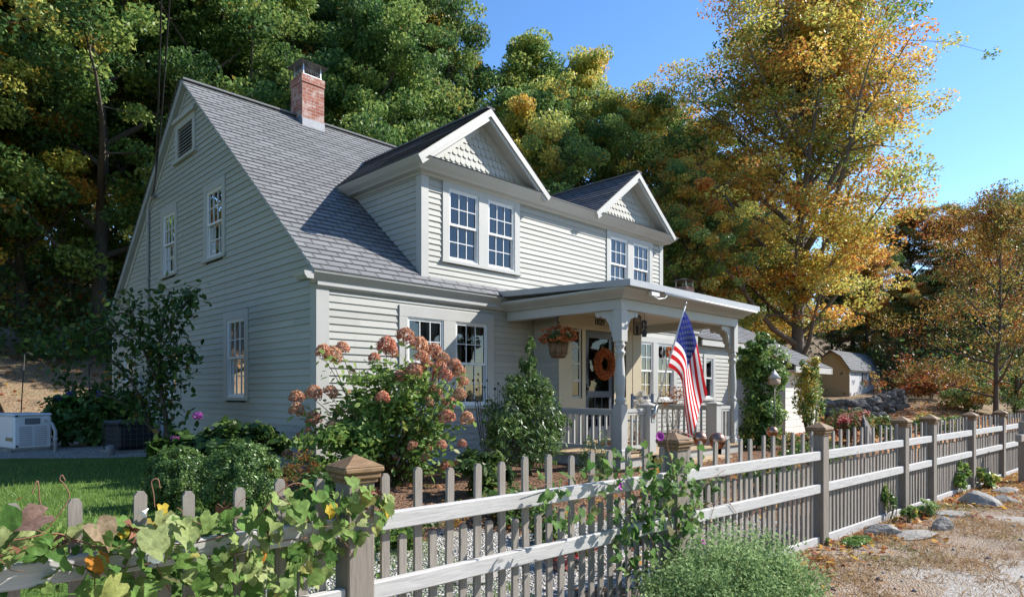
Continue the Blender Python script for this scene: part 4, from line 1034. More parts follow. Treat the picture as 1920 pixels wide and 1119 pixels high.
# undergrowth on the slope below the trees
parts = []
for k in range(420):
    px = rs.uniform(-500, 2300) if k < 260 else rs.uniform(1640, 2200); dp = rs.uniform(24, 46) if px < 1300 else rs.uniform(38, 60); q = at(px, YH, dp); zg = gh(q.x, q.y)
    if (px < 1300 and q.y < 17) or (1480 < px < 1700 and dp < 52): continue
    n = 420; s = rs.uniform(.6, 1.7); P = rs.normal(size=(n,3))*np.array([s,s,s*.55]) + np.array([q.x,q.y,zg+s*.6]); N = rs.normal(size=(n,3)); N[:,2] += .8
    V_, F_, kk = leaf_cloud(P, N, rs.uniform(.12,.3,n), DIAMOND, rs); parts.append((V_, F_, kk, np.clip(rs.uniform(.1,.6)+rs.normal(size=n)*.2,0,1), np.clip(rs.uniform(0,1)+rs.normal(size=n)*.12,0,1)))
o = link('undergrowth', cloud_mesh('undergrowth', parts, M['tree_leaf'])); colour(o, .35, .6, .9); tag(o, kind='stuff')
# ---------------------------------------------------------------- picket fence along the road
FRZ = atan2(FD.y, FD.x)
def post_mesh():
    p = MB(); h = .07; p.box(-h, h, -h, h, -.3, 1.165, 0, .006); return p
def cap_build(parent):
    c = MB(); c.box(-.082, .082, -.082, .082, 1.115, 1.135, 0, .004); c.box(-.094, .094, -.094, .094, 1.135, 1.165, 0, .008); c.box(-.106, .106, -.106, .106, 1.165, 1.195, 0, .008)
    s = .102; c.mesh([(-s,-s,1.1955),(s,-s,1.1955),(s,s,1.1955),(-s,s,1.1955),(0,0,1.25)], [(3,2,1,0),(0,1,4),(1,2,4),(2,3,4),(3,0,4)])
    return c.build('cap', M['cap'], parent)
POSTS = [(-2.66, 'fence post outside the left edge under the vine', 0), (0, 'nearest fence post with a clean brown pyramid cap and vine leaves round its shaft', 1), (2.70, 'fence post wrapped in morning glory vine with a brown cap under the flag', 1),
 (5.28, 'fence post with brown cap standing between the vine covered post and the gate', 1), (7.73, 'near gate post of the picket fence, weathered grey with brown cap', 1), (8.88, 'far gate post of the picket fence, narrow and grey', 1),
 (10.92, 'first fence post beyond the gate behind the yellow weeds', 1), (12.93, 'second fence post beyond the gate', 1), (14.94, 'third fence post beyond the gate at the right edge', 1)]
fp0 = None
for s, lab, vis in POSTS:
    if not vis: continue
    loc = fence_pt(s, 0, 0)
    if fp0 is None:
        fp0 = thing('fence_post', lab, 'fence post', loc, FRZ, 'posts of the picket fence'); post_mesh().build('shaft', M['post'], fp0); cap_build(fp0)
    else: dup(fp0, loc, FRZ, lab)
pk_t = MB(); w_, t_ = .0225, .020
pk_t.prism([(-w_,0),(w_,0),(w_,1.105),(w_-.011,1.122),(-w_+.011,1.122),(-w_,1.105)], (0,-.006,.03), (1,0,0), (0,0,1), (0,1,0), t_)
pk_s = MB(); pk_s.prism([(-w_,0),(w_,0),(w_,.765),(w_-.011,.782),(-w_+.011,.782),(-w_,.765)], (0,-.006,.03), (1,0,0), (0,0,1), (0,1,0), t_)
a = pk_t.build('picket', M['picket']); PT = a.data; bpy.data.objects.remove(a)
a = pk_s.build('picket', M['picket']); PS = a.data; bpy.data.objects.remove(a)
rgf = random.Random(12)
def panel(s0, s1, label, name='picket_fence', cat='fence', gap=.072, phase=None):
    t = thing(name, label, cat, fence_pt(s0, 0, 0), FRZ, 'panels of the picket fence' if name == 'picket_fence' else None); L = s1 - s0
    for z0, z1, th in ((.865, .955, .045), (.53, .62, .045), (-.01, .085, .03)):
        r = MB(); r.box(gap, L-gap, -.007-th, -.007, z0, z1, 0, .006); r.build('rail', M['rail'], t)
    k = 0; ph = .17 if phase is None else phase; step = .188
    n = int((L - 2*ph)/step) ; step = (L - 2*ph)/n if n else step
    while k <= 2*n:
        x = ph + step*k/2
        p = link('picket', PT if k % 2 == 0 else PS, t, (x, rgf.uniform(-.0015,.0015), rgf.uniform(-.013,.012)))
        p.rotation_euler = (rgf.uniform(-.006,.006), rgf.uniform(-.014,.014), rgf.uniform(-.05,.05)); k += 1
    for x in (ph - step/2, L - ph + step/2):
        if x > gap + .03 and x < L - gap - .03: link('picket', PS, t, (x, 0, rgf.uniform(-.006,.006)))
    return t
panel(-2.66, 0, 'picket fence panel at bottom left under the sprawling vine')
panel(0, 2.70, 'picket fence panel with bright bare rails between the nearest post and the vine wrapped post')
panel(2.70, 5.28, 'picket fence panel behind the grey green bush right of the vine wrapped post')
panel(5.28, 7.73, 'picket fence panel just before the gate with weeds along its foot')
panel(7.73, 8.88, 'narrow picket gate between two grey posts', 'picket_gate', 'gate', .06, .12)
panel(8.88, 10.92, 'first picket fence panel beyond the gate')
panel(10.92, 12.93, 'shadow dappled picket fence panel beyond the yellow weeds')
panel(12.93, 14.94, 'picket fence panel next to the right edge of the photo, rails half shaded')
panel(14.94, 16.95, 'last picket fence panel cut off by the right edge')
mb_ = thing('mailbox_post', 'grey mailbox arm on a post cut off by the right edge', 'mailbox', (0, 0, 0))
q = atz(1917, 905, 0.0); mb_.location = (q.x, q.y, gh(q.x, q.y)); mb_.rotation_euler = (0, 0, FRZ)
b = MB(); b.box(-.05, .05, -.05, .05, -.2, 1.05, 0, .006); b.build('post', M['post'], mb_)
b = MB(); b.box(-.32, .35, -.045, .045, .72, .84, 0, .006); b.build('arm', M['picket'], mb_)

# ---------------------------------------------------------------- small ground cover
rs = np.random.RandomState(5)
def scatter(n, fn, tries=6):
    out = []
    while len(out) < n and tries > 0:
        c = fn(n); out += list(c); tries -= 1
    return np.array(out[:n])
# lawn blades, denser near the camera
def lawn_pts(n):
    x = rs.uniform(-10, -.9, n); y = rs.uniform(-5.3, 4.5, n); d = fence_d(x, y)
    dist = np.hypot(x-CAM.x, y-CAM.y); keep = (d > .2) & (y < 5.4 - .55*(x+2)) & (rs.uniform(0,1,n) < np.clip(1.3 - dist/14, .25, 1)) & (((x-CAM.x)*RX[1] + (y-CAM.y)*RY[1]) > 1)
    return np.stack([x[keep], y[keep]], 1)
xy = scatter(70000, lawn_pts); n = len(xy); P = np.column_stack([xy, ground_h(xy[:,0], xy[:,1])])
N = rs.normal(size=(n,3))*[1,1,.15]; up = rs.normal(size=(n,3))*.35 + [0,0,1]
V_, F_, k = leaf_cloud(P, N, rs.uniform(.035,.075,n), BLADE, rs, up)
o = link('lawn_grass', cloud_mesh('lawn_grass', [(V_, F_, k, np.clip(rs.normal(.62,.2,n),0,1), rs.uniform(0,1,n))], leaf_mat('grass_blades', [(0,(.055,.12,.02)),(.5,(.115,.215,.035)),(1,(.22,.31,.07))], [(0,(.3,.25,.1)),(1,(.3,.25,.1))], .35, .5)))
colour(o, .03); tag(o, kind='stuff')
DRY = leaf_mat('dry_grass_blades', [(0,(.24,.12,.05)),(.5,(.38,.24,.12)),(1,(.48,.38,.22))], [(0,(.10,.15,.04)),(1,(.20,.24,.07))], .3, .8, .1)
def verge_pts(n):
    s = rs.uniform(2.2, 22, n)**1.0; d = -rs.uniform(.05, 2.6, n)
    x = F0.x + FD.x*s + FN.x*d; y = F0.y + FD.y*s + FN.y*d
    f = np.sin(x*3.1)*np.sin(y*4.3) + .6*np.sin(x*7.7+1)*np.sin(y*6.1) + rs.normal(size=n)*.35
    keep = (f > -.1) & (rs.uniform(0,1,n) < np.clip(1.2 + d/2.4, .05, 1)); return np.stack([x[keep], y[keep]], 1)
xy = scatter(48000, verge_pts); n = len(xy); P = np.column_stack([xy, ground_h(xy[:,0], xy[:,1])])
N = rs.normal(size=(n,3))*[1,1,.5]; up = rs.normal(size=(n,3))*[1,1,.3] + [0,0,.55]
V_, F_, k = leaf_cloud(P, N, rs.uniform(.03,.085,n), BLADE, rs, up)
t2 = np.clip(.55 + .4*np.sin(xy[:,0]*1.9)*np.sin(xy[:,1]*2.7) + rs.normal(size=n)*.12, 0, 1)
o = link('dry_grass', cloud_mesh('dry_grass', [(V_, F_, k, np.clip(rs.normal(.5,.22,n),0,1), t2)], DRY)); colour(o, .30); tag(o, kind='stuff')
# fallen leaves: along the fence foot, over the drive and on the slope
pts = []
s = rs.uniform(3.5, 24, 1500); d = -np.abs(rs.normal(0, .32, 1500)) - .06; pts.append(np.column_stack([F0.x+FD.x*s+FN.x*d, F0.y+FD.y*s+FN.y*d]))
s = rs.uniform(9, 26, 2200); d = -np.abs(rs.normal(.4, .7, 2200)); pts.append(np.column_stack([F0.x+FD.x*s+FN.x*d, F0.y+FD.y*s+FN.y*d]))
pts.append(np.column_stack([rs.uniform(11, 32, 7000), rs.uniform(-6.3, 9, 7000)]))
pts.append(np.column_stack([rs.uniform(-22, 4, 3500), rs.uniform(11, 30, 3500)]))
pts.append(np.column_stack([rs.uniform(-8, 3, 160), rs.uniform(-5, 4, 160)]))
pts.append(np.column_stack([rs.uniform(0, 10, 900), rs.uniform(-5.4, -2.8, 900)]))
xy = np.concatenate(pts); n = len(xy); P = np.column_stack([xy, ground_h(xy[:,0], xy[:,1]) + .012 + rs.uniform(0,.02,n)])
N = rs.normal(size=(n,3))*.35 + [0,0,1]; dist = np.hypot(xy[:,0]-CAM.x, xy[:,1]-CAM.y)
V_, F_, k = leaf_cloud(P, N, rs.uniform(.05,.10,n)*np.where(dist > 16, 1.9, 1), OVAL, rs)
o = link('fallen_leaves', cloud_mesh('fallen_leaves', [(V_, F_, k, rs.uniform(0,.75,n), rs.uniform(0,1,n))], M['tree_leaf'])); colour(o, 2.0, .42, 1.1); tag(o, kind='stuff')
# stones
def rock_mesh(seed, sx, sy, sz, cuts=7):
    rg = random.Random(seed); n, k = 14, 9; V = []; F = []
    pl = [(Vector((rg.uniform(-1,1), rg.uniform(-1,1), rg.uniform(-.2,1))).normalized(), rg.uniform(.45,.82)) for _ in range(cuts+6)]
    for i in range(k+1):
        ph = pi*i/k
        for j in range(n):
            w = 2*pi*j/n; p = Vector((sin(ph)*cos(w), sin(ph)*sin(w), cos(ph)))
            r = 1 + .05*sin(5*w+seed)*sin(3*ph)
            for q, c in pl:
                dq = p.dot(q)
                if dq*r > c: r = c/dq
            p *= r + rg.uniform(-.015,.015); V.append((p.x*sx, p.y*sy, p.z*sz))
    for i in range(k):
        for j in range(n): F.append((i*n+j, (i+1)*n+j, (i+1)*n+(j+1)%n, i*n+(j+1)%n))
    return MB().mesh(V, F)
def rock(px, py, sx, sy, sz, label, seed, rz=0.0, depth=None, mat='rock', sink=.3, cat='rock', tilt=0.0, name='rock'):
    q = atz(px, py, 0.0) if depth is None else at(px, py, depth)
    z = gh(q.x, q.y); sx, sy, sz = sx*1.28, sy*1.28, sz*1.35; o = rock_mesh(seed, sx, sy, sz).build(name, M[mat]); o.location = (q.x, q.y, z + sz*(1-2*sink)*.8); o.rotation_euler = (tilt, 0, rz); return tag(o, label, cat)
rock(1838, 945, .28, .22, .12, 'big angular grey boulder on the verge below the yellow weeds', 3, .4)
rock(1655, 1000, .22, .09, .09, 'tilted brick shaped stone on the verge under the fence', 8, -.75, tilt=.15)
rock(1788, 965, .42, .17, .035, 'long flat pale slab lying past the gate', 5, -.55)
rock(1770, 990, .17, .12, .09, 'pale rounded stone sitting on the bluish slab', 13, .2)
rock(1718, 1004, .28, .17, .04, 'flat bluish stone half sunk in the verge', 21, -.3)
rock(1885, 940, .24, .17, .06, 'low slab to the right of the big boulder', 31, .1)
rock(1888, 922, .28, .14, .07, 'flat stone behind the big boulder near the right edge', 34, -.4)
rock(1622, 990, .12, .08, .03, 'small flat tan stone left of the brick shaped stone', 44, -.6)
rock(1503, 1112, .10, .07, .05, 'small stone at the bottom edge beside the grey green bush', 47, .3)
rock(1560, 985, .05, .04, .025, 'little stone by the foot of the fence post', 52, .3)
rock(1815, 968, .06, .05, .03, 'fist sized dark stone beside the pale rounded stone', 53, .3)
rs2 = random.Random(9)
peb = MB()
for k in range(260):
    s = rs2.uniform(3, 16); d = -rs2.uniform(.1, 2.8); x = F0.x+FD.x*s+FN.x*d; y = F0.y+FD.y*s+FN.y*d; r = rs2.uniform(.008,.03)
    peb.sphere((x, y, gh(x,y)+r*.2), r, 6, 4, 0, (1, rs2.uniform(.6,1), .6))
tag(peb.build('pebbles', M['rock']), kind='stuff')
fs = MB()
for k, (x, y, a, b, r) in enumerate(((-2.0,-4.55,.33,.24,.3),(-1.1,-4.35,.36,.26,-.2),(-.2,-4.5,.30,.25,.5),(.7,-4.3,.36,.22,.1),(1.6,-4.5,.33,.27,-.4))):
    o = rock_mesh(60+k, a, b, .05).build('stepping_stone', M['rock']); o.location = (x, y, gh(x,y)+.012); o.rotation_euler = (0,0,r)
    tag(o, ['flat stepping stone in the gravel nearest the left fence post','second flat stepping stone along the gravel behind the fence','middle flat stepping stone behind the pickets','fourth flat stepping stone behind the pickets','stepping stone closest to the vine wrapped post'][k], 'stepping stone', 'stepping stones behind the fence')
# ---------------------------------------------------------------- shrubs and garden plants
def blob(rs, n, c, r, nclump, leaf, shape=DIAMOND, shell=.35, out=1.0, upb=.5, clump_r=.28, tint=(.2,.8), up=None):
    """leaves gathered in clumps inside an ellipsoid"""
    r = np.asarray(r, float); u = rs.normal(size=(nclump,3)); u /= np.linalg.norm(u,axis=1,keepdims=True); rad = rs.uniform(shell,1,(nclump,1))**.6
    cc = u*rad*(1-clump_r*.6); ct = rs.uniform(*tint, nclump); c2 = rs.uniform(0,1,nclump); i = rs.randint(0,nclump,n)
    g = rs.normal(size=(n,3)); g /= np.maximum(1, np.linalg.norm(g,axis=1,keepdims=True)/1.8)
    q = cc[i] + g*clump_r*.55; P = q*r + np.asarray(c); N = q*out + rs.normal(size=(n,3))*.55; N[:,2] += upb
    V_, F_, k = leaf_cloud(P, N, leaf*rs.uniform(.6,1.25,n), shape, rs, up)
    return (V_, F_, k, np.clip(ct[i]+rs.normal(size=n)*.16,0,1), np.clip(c2[i]+rs.normal(size=n)*.12,0,1))
def stems(mb, base, tips, r, rg, bend=.15, n=5):
    for tp_ in tips:
        a = Vector(base) + Vector((rg.uniform(-.08,.08), rg.uniform(-.08,.08), 0)); b = Vector(tp_); m = a.lerp(b, .5) + Vector((rg.uniform(-bend,bend), rg.uniform(-bend,bend), abs(b.z-a.z)*.12))
        pts = [a*(1-t)**2 + m*2*t*(1-t) + b*t*t for t in [i/(n-1) for i in range(n)]]; mb.tube(pts, [r*(1-.7*i/(n-1)) for i in range(n)], 5, cap=False)
def loc_px(px, depth, dz=0.0):
    q = at(px, YH, depth); return Vector((q.x, q.y, gh(q.x, q.y) + dz))
def shrub(name, label, cat, base, parts, mat, tips=None, fall=0.0, hue=.5, val=1.0, stem='stem', sr=.014, seed=1, group=None):
    t = thing(name, label, cat, base, 0, group)
    rg = random.Random(seed)
    if tips:
        mb = MB(); stems(mb, (0,0,-.05), tips, sr, rg); mb.build('stems', M[stem], t)
    o = link('foliage', cloud_mesh('foliage', parts, M[mat]), t); colour(o, fall, hue, val); return t
rs = np.random.RandomState(21); rg = random.Random(21)

# --- flowering hydrangea in front of the house corner
hb_ = loc_px(722, 8.2); H = thing('hydrangea_shrub', 'tall hydrangea covered in pink and tan flower heads at the house corner', 'shrub', hb_)
HEADS = [(330,185,44),(385,212,52),(440,165,42),(700,150,54),(725,188,40),(808,95,52),(890,145,50),(628,222,34),(975,190,48),(905,215,38),(930,260,36),(860,295,46),(775,335,40),(1030,225,36),(1010,270,40),(1040,322,44),(1095,262,40),(1120,300,38),(1145,362,32),(985,415,44),(1125,433,38),(940,480,34),(675,452,40),(1060,482,42),(1050,567,48),(1165,573,40),(890,590,26),(275,430,46),(175,450,42),(370,420,42),(175,525,42),(275,580,46),(420,540,34),(385,610,32),(850,730,32),(935,738,30),(1020,725,28),(1140,720,26),(925,800,24),(1045,850,32),(1120,830,30),(755,805,18),(560,710,28),(610,660,22),(120,785,30),(230,800,32),(285,825,26),(245,905,30),(815,965,28),(1000,980,24),(130,870,30),(190,675,20),(240,640,20),(500,300,18),(480,425,18)]
hm = []
for v in range(4):
    r_ = np.random.RandomState(90+v); n = 430; u = r_.normal(size=(n,3)); u /= np.linalg.norm(u,axis=1,keepdims=True); u[:,2] = np.where(u[:,2] < -.55, -u[:,2], u[:,2])
    P = u*[1,1,.95]*(r_.uniform(.78,1.02,(n,1))); P[:,:2] *= (1.0 - .25*np.clip(P[:,2:],0,1)); N = u + r_.normal(size=(n,3))*.45
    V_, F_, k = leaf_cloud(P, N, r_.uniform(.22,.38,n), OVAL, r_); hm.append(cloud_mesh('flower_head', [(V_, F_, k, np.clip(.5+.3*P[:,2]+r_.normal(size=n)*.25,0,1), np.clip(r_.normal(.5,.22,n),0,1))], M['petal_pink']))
mb = MB(); lp = []; ln_ = []
for i, (cx_, cy_, cr_) in enumerate(HEADS):
    px = 500 + cx_/3.108; py = 600 + cy_/3.108; dp = 8.2 + rg.uniform(-.55,.55) - (.5 if cy_ > 640 else 0); p = at(px, py, dp) - hb_; r = cr_/3.108/FPX*dp*1.12
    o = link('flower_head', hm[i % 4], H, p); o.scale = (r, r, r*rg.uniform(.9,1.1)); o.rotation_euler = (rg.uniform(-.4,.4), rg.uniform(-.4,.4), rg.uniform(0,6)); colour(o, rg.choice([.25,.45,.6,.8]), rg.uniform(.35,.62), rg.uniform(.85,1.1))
    b = Vector((rg.uniform(-.25,.25), rg.uniform(-.2,.2), 0)); m = b.lerp(p, .55) + Vector((0,0,.12)); N_ = 8
    pts = [b*(1-t)**2 + m*2*t*(1-t) + (p-Vector((0,0,r*.6)))*t*t for t in [k/(N_-1) for k in range(N_)]]
    if p.z > .1: mb.tube(pts, [.011*(1-.65*k/(N_-1)) for k in range(N_)], 5, cap=False)
    for k in range(26 if cy_ < 640 else 16):
        t = rg.uniform(.35, 1.0); f = t*(N_-1); j = min(N_-2, int(f)); q = pts[j].lerp(pts[j+1], f-j); d = Vector((rg.gauss(0,1), rg.gauss(0,1), rg.gauss(0,.6)))*.085
        lp.append(q + d); ln_.append((d.x*5, d.y*5, .8+abs(d.z)*3))
mb.build('stems', M['stem_dry'], H)
lp = np.array([v[:] for v in lp]); ln_ = np.array(ln_); n = len(lp)
up = lp*0; up[:,2] = -.5; up += ln_*.6
V_, F_, k = leaf_cloud(lp, ln_ + rs.normal(size=(n,3))*.5, rs.uniform(.07,.13,n), OVAL, rs, up)
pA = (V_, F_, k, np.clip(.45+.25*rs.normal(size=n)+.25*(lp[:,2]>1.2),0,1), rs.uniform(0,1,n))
pB = blob(rs, 3600, (.05,.05,.62), (1.0,.75,.66), 60, .085, OVAL, .2, .6, .6, .22); pD = blob(rs, 1500, (.15,0,1.15), (.75,.5,.42), 34, .085, OVAL, .2, .6, .6, .22, (.3,.95)); pC = blob(rs, 1400, (-.55,-.1,.5), (.75,.5,.45), 26, .075, OVAL, .2, .6, .6, .22)
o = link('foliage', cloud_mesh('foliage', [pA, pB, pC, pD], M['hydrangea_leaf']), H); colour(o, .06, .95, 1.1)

# --- upright laurel beside the porch
b = loc_px(988, 9.0); pr_ = []
for c_, r__, n in (((0,0,.45),(.58,.5,.42),2000),((.12,0,.82),(.44,.4,.40),1700),((-.22,.05,.80),(.36,.34,.36),1100),((.0,0,1.18),(.30,.28,.32),950),((-.16,0,1.28),(.16,.16,.24),320),((.05,0,1.55),(.13,.13,.30),420),((.28,0,1.16),(.17,.16,.22),330),((.03,0,1.84),(.075,.075,.17),150),((-.42,0,.62),(.26,.24,.22),420),((.45,-.05,.62),(.22,.2,.24),420)):
    pr_.append(blob(rs, int(n*1.25), (c_[0]*1.3, c_[1], c_[2]), (r__[0]*1.34, r__[1]*1.1, r__[2]), max(8,n//28), .078, LANCE, .15, .8, .5, .26, (.15,.85), np.tile([0,0,.9],(int(n*1.25),1))+rs.normal(size=(int(n*1.25),3))*.5))
tips = [(.42*cos(a)*rg.uniform(.4,1), .42*sin(a)*rg.uniform(.4,1), rg.uniform(.6,1.3)) for a in np.linspace(0,6.2,14)] + [(0.03,0,1.98),(.05,.03,1.7),(-.16,.0,1.45)]
shrub('laurel_shrub', 'upright glossy green shrub rising to a ragged point left of the porch railing', 'shrub', b, pr_, 'box_leaf', tips, 0, .5, 1.15)

# --- two clipped boxwood balls behind the fence
for px, dp, r, lab in ((335, 6.5, .34, 'left one of the two clipped boxwood balls, set slightly farther back'), (452, 6.0, .37, 'right one of the two clipped boxwood balls, larger and nearer the fence')):
    b = loc_px(px, dp); cz = CAM.z + (YH-900)/FPX*dp
    ps = [blob(rs, 15000, (0,0,cz-b.z), (r,r,r*1.02), 200, .024, OVAL, .88, 1.1, .25, .13, (.25,.8)), blob(rs, 5000, (0,0,cz-b.z-.12), (r*.88,r*.88,r*1.05), 90, .026, OVAL, .6, 1.1, .25, .2, (.05,.5))]
    shrub('boxwood_ball', lab, 'shrub', b, ps, 'box_leaf', [(rg.uniform(-.2,.2), rg.uniform(-.2,.2), cz-b.z) for _ in range(8)], 0, .5, 1.2, group='clipped boxwood balls')

# --- blue and purple hydrangeas by the gable wall
def mophead(parent, p, r, col, seed):
    r_ = np.random.RandomState(seed); n = 150; u = r_.normal(size=(n,3)); u /= np.linalg.norm(u,axis=1,keepdims=True); P = u*[r,r,r*.75]
    V_, F_, k = leaf_cloud(P, u+r_.normal(size=(n,3))*.35, r_.uniform(.4,.6,n)*r, OVAL, r_); m_ = leaf_mat('mophead_petals', [(0, tuple(c*.55 for c in col)), (1, col)], FALL, .3, .7, .1)
    return link('flower_head', cloud_mesh('flower_head', [(V_,F_,k,r_.uniform(0,1,n),np.ones(n))], m_), parent, p)
b = loc_px(178, 14.3)
t = shrub('hydrangea_shrub', 'broad leafy hydrangea with blue flower heads behind the air conditioner', 'shrub', b, [blob(rs, 3000, (0,0,.60), (1.12,.7,.66), 80, .17, OVAL, .45, .8, .6, .24, (.1,.55))], 'shrub_leaf', [(rg.uniform(-.7,.7), rg.uniform(-.5,.5), rg.uniform(.5,1)) for _ in range(14)], 0, .5, 1.5)
for k, (px, py) in enumerate(((108,747),(183,738),(132,735))): mophead(t, at(px, py, 13.8) - b, .085, (.10,.12,.40), 300+k)
b = loc_px(455, 8.4)
t = shrub('hydrangea_shrub', 'low leafy hydrangea with purple flower heads against the gable wall', 'shrub', b, [blob(rs, 1700, (0,.1,.42), (.62,.5,.42), 46, .16, OVAL, .4, .8, .6, .26, (.1,.6)), blob(rs, 900, (-.55,.35,.36), (.5,.4,.36), 26, .15, OVAL, .4, .8, .6, .26, (.1,.5))], 'shrub_leaf', [(rg.uniform(-.5,.5), rg.uniform(-.3,.4), rg.uniform(.3,.7)) for _ in range(12)], 0, .5, .95)
for k, (px, py, c) in enumerate(((371,779,(.42,.10,.42)),(327,824,(.45,.08,.38)),(437,792,(.55,.62,.40)))): mophead(t, at(px, py, 8.2) - b, .058 if k < 2 else .035, c, 310+k)

# --- small many stemmed tree in front of the gable
b = loc_px(312, 9.6); t = thing('lilac_tree', 'small dark many stemmed tree leaning left in front of the gable wall', 'tree', b); mb = MB(); pts_c = []
def limb(pp, r0):
    pts = [at(x, y, d) - b for x, y, d in pp]; mb.tube(pts, [r0*(1-.75*i/(len(pts)-1)) for i in range(len(pts))], 7, cap=False); return pts
main = [limb([(318,845,9.6),(312,790,9.6),(303,740,9.6),(298,690,9.6),(300,640,9.6),(308,590,9.5),(318,548,9.5)], .045), limb([(312,845,9.65),(285,800,9.7),(268,760,9.7),(250,720,9.8),(225,690,9.9),(190,660,10),(150,640,10)], .035), limb([(300,820,9.6),(255,770,9.8),(215,745,9.9),(170,735,10.1),(120,715,10.2)], .028),
  limb([(303,740,9.6),(285,690,9.5),(262,640,9.5),(250,590,9.5),(235,560,9.5)], .026), limb([(300,660,9.6),(325,610,9.4),(345,570,9.4),(366,545,9.4)], .018), limb([(300,700,9.6),(330,680,9.5),(345,655,9.4),(352,670,9.4)], .016), limb([(250,640,9.6),(200,610,9.8),(140,640,9.9),(80,655,10)], .018)]
mb.build('trunk', M['bark'], t)
C_ = []; 
for m_ in main:
    for i in range(len(m_)-1):
        for f in (.2,.6,.95):
            q = m_[i].lerp(m_[i+1], f)
            if q.z > .75: C_.append(q)
C_ += [at(x, y, d) - b for x, y, d in ((150,665,10),(90,655,10),(120,690,10),(190,640,9.9),(210,690,9.8),(240,600,9.6),(270,570,9.5),(210,575,9.7),(330,580,9.4),(270,620,9.5),(300,600,9.5),(110,640,10),(160,620,9.9),(250,660,9.6),(285,650,9.5),(345,690,9.4),(335,720,9.4),(260,790,9.5),(285,770,9.5),(245,770,9.6),(340,790,9.5))]
C_ = np.array([c[:] for c in C_]); n = 2300; i = rs.randint(0, len(C_), n); P = C_[i] + rs.normal(size=(n,3))*[.13,.13,.10]; N = rs.normal(size=(n,3))*.7 + [0,0,.7]; up = rs.normal(size=(n,3))*.6 + [0,0,-.8]
V_, F_, k = leaf_cloud(P, N, rs.uniform(.07,.13,n), OVAL, rs, up); o = link('crown', cloud_mesh('crown', [(V_,F_,k,np.clip(rs.normal(.3,.2,n),0,1),rs.uniform(0,1,n))], M['shrub_leaf']), t); colour(o, .10, .3, 1.0)

# --- shrubs right of the porch
b = loc_px(1425, 13.4); Z = lambda py, dp, b: CAM.z + (YH-py)/FPX*dp - b.z
shrub('climbing_shrub', 'tall green leafy shrub growing beside the far porch post', 'shrub', b, [blob(rs, 4800, (.08,0,Z(690,13.4,b)), (.78,.6,.52), 62, .08, OVAL, .15, .8, .5, .24, (.25,.9)), blob(rs, 900, (-.05,0,Z(640,13.4,b)), (.30,.3,.26), 16, .075, OVAL, .1), blob(rs, 700, (-.5,0,Z(665,13.4,b)), (.24,.3,.24), 14, .075, OVAL, .1), blob(rs, 4200, (-.08,-.1,Z(770,13.4,b)), (.56,.5,.66), 62, .08, OVAL, .15, .8, .5, .24, (.2,.85)), blob(rs, 1200, (.0,.1,.25), (.62,.5,.35), 22, .075, OVAL)], 'shrub_leaf',
      [(rg.uniform(-.4,.4), rg.uniform(-.3,.3), rg.uniform(1,2.3)) for _ in range(14)], .05, .9, 1.4)
b = loc_px(1517, 15.0); shrub('yellowing_shrub', 'slender shrub turning yellow and orange in front of the garage corner', 'shrub', b, [blob(rs, 2600, (0,0,Z(740,15,b)), (.45,.42,.78), 60, .075, OVAL, .1, .7, .5, .24, (.3,.9)), blob(rs, 700, (.05,0,Z(690,15,b)), (.3,.3,.35), 16, .075, OVAL, .1)], 'shrub_leaf', [(rg.uniform(-.35,.35), rg.uniform(-.3,.3), rg.uniform(.8,1.7)) for _ in range(16)], .62, .75, 1.25)
RED = leaf_mat('red_flower_leaves', [(0,(.05,.09,.02)),(1,(.12,.17,.04))], [(0,(.30,.03,.03)),(.5,(.45,.10,.09)),(1,(.50,.24,.18))], .3, .6, .2); M['red_leaf'] = RED
b = loc_px(1592, 15.2); shrub('red_shrub', 'low shrub with red autumn leaves behind the fence post', 'shrub', b, [blob(rs, 2600, (0,0,.42), (.85,.6,.42), 60, .075, OVAL, .3, .8, .5, .22, (.2,.9))], 'red_leaf', [(rg.uniform(-.6,.6), rg.uniform(-.4,.4), rg.uniform(.3,.6)) for _ in range(10)], .62, .5, 1.1)
b = loc_px(1500, 13.2); shrub('flower_clump', 'low bed of small red and white flowers at the foot of the yellowing shrub', 'plant', b, [blob(rs, 1400, (0,0,.22), (.8,.5,.25), 40, .055, OVAL, .3, .6, .6, .25, (.2,.9))], 'red_leaf', None, .35, .6, 1.2)
b = loc_px(1345, 12.6); shrub('dry_seedhead_plant', 'brown dried seed head stems behind the porch newel', 'plant', b + Vector((.4,1.2,0)), [blob(rs, 500, (0,0,1.05), (.5,.3,.28), 40, .04, DIAMOND, .1)], 'tree_leaf', [(rg.uniform(-.4,.4), rg.uniform(-.25,.25), rg.uniform(.8,1.25)) for _ in range(24)], 2, .15, .7, 'stem_dry', .006)

# --- plants between the fence and the porch
def low(px, dp, label, w, h, n, leaf, mat='shrub_leaf', fall=0.0, hue=.5, val=1.0, shape=OVAL, name='garden_plant', tint=(.2,.85), sp=None):
    b = loc_px(px, dp); return shrub(name, label, 'plant', b, [blob(rs, n, (0,0,h*.5), (w,w*.8,h*.55), max(10,n//45), leaf, shape, .2, .7, .7, .26, tint)], mat, sp, fall, hue, val)
low(848, 6.1, 'rounded clump of orange and green foliage behind the third tall picket', .19, .34, 1500, .028, 'tree_leaf', .75, .42, 1.1, LANCE, 'orange_mum')
low(960, 6.6, 'bright green leafy clump beneath the upright shrub', .45, .42, 1500, .05, 'shrub_leaf', .02, .9, 1.35)
low(1030, 6.2, 'low yellow green plant behind the middle pickets', .35, .32, 1000, .045, 'shrub_leaf', .05, .95, 1.3)
low(1075, 5.6, 'small plant with orange red blooms low behind the pickets', .30, .26, 800, .04, 'red_leaf', .7, .35, 1.2)
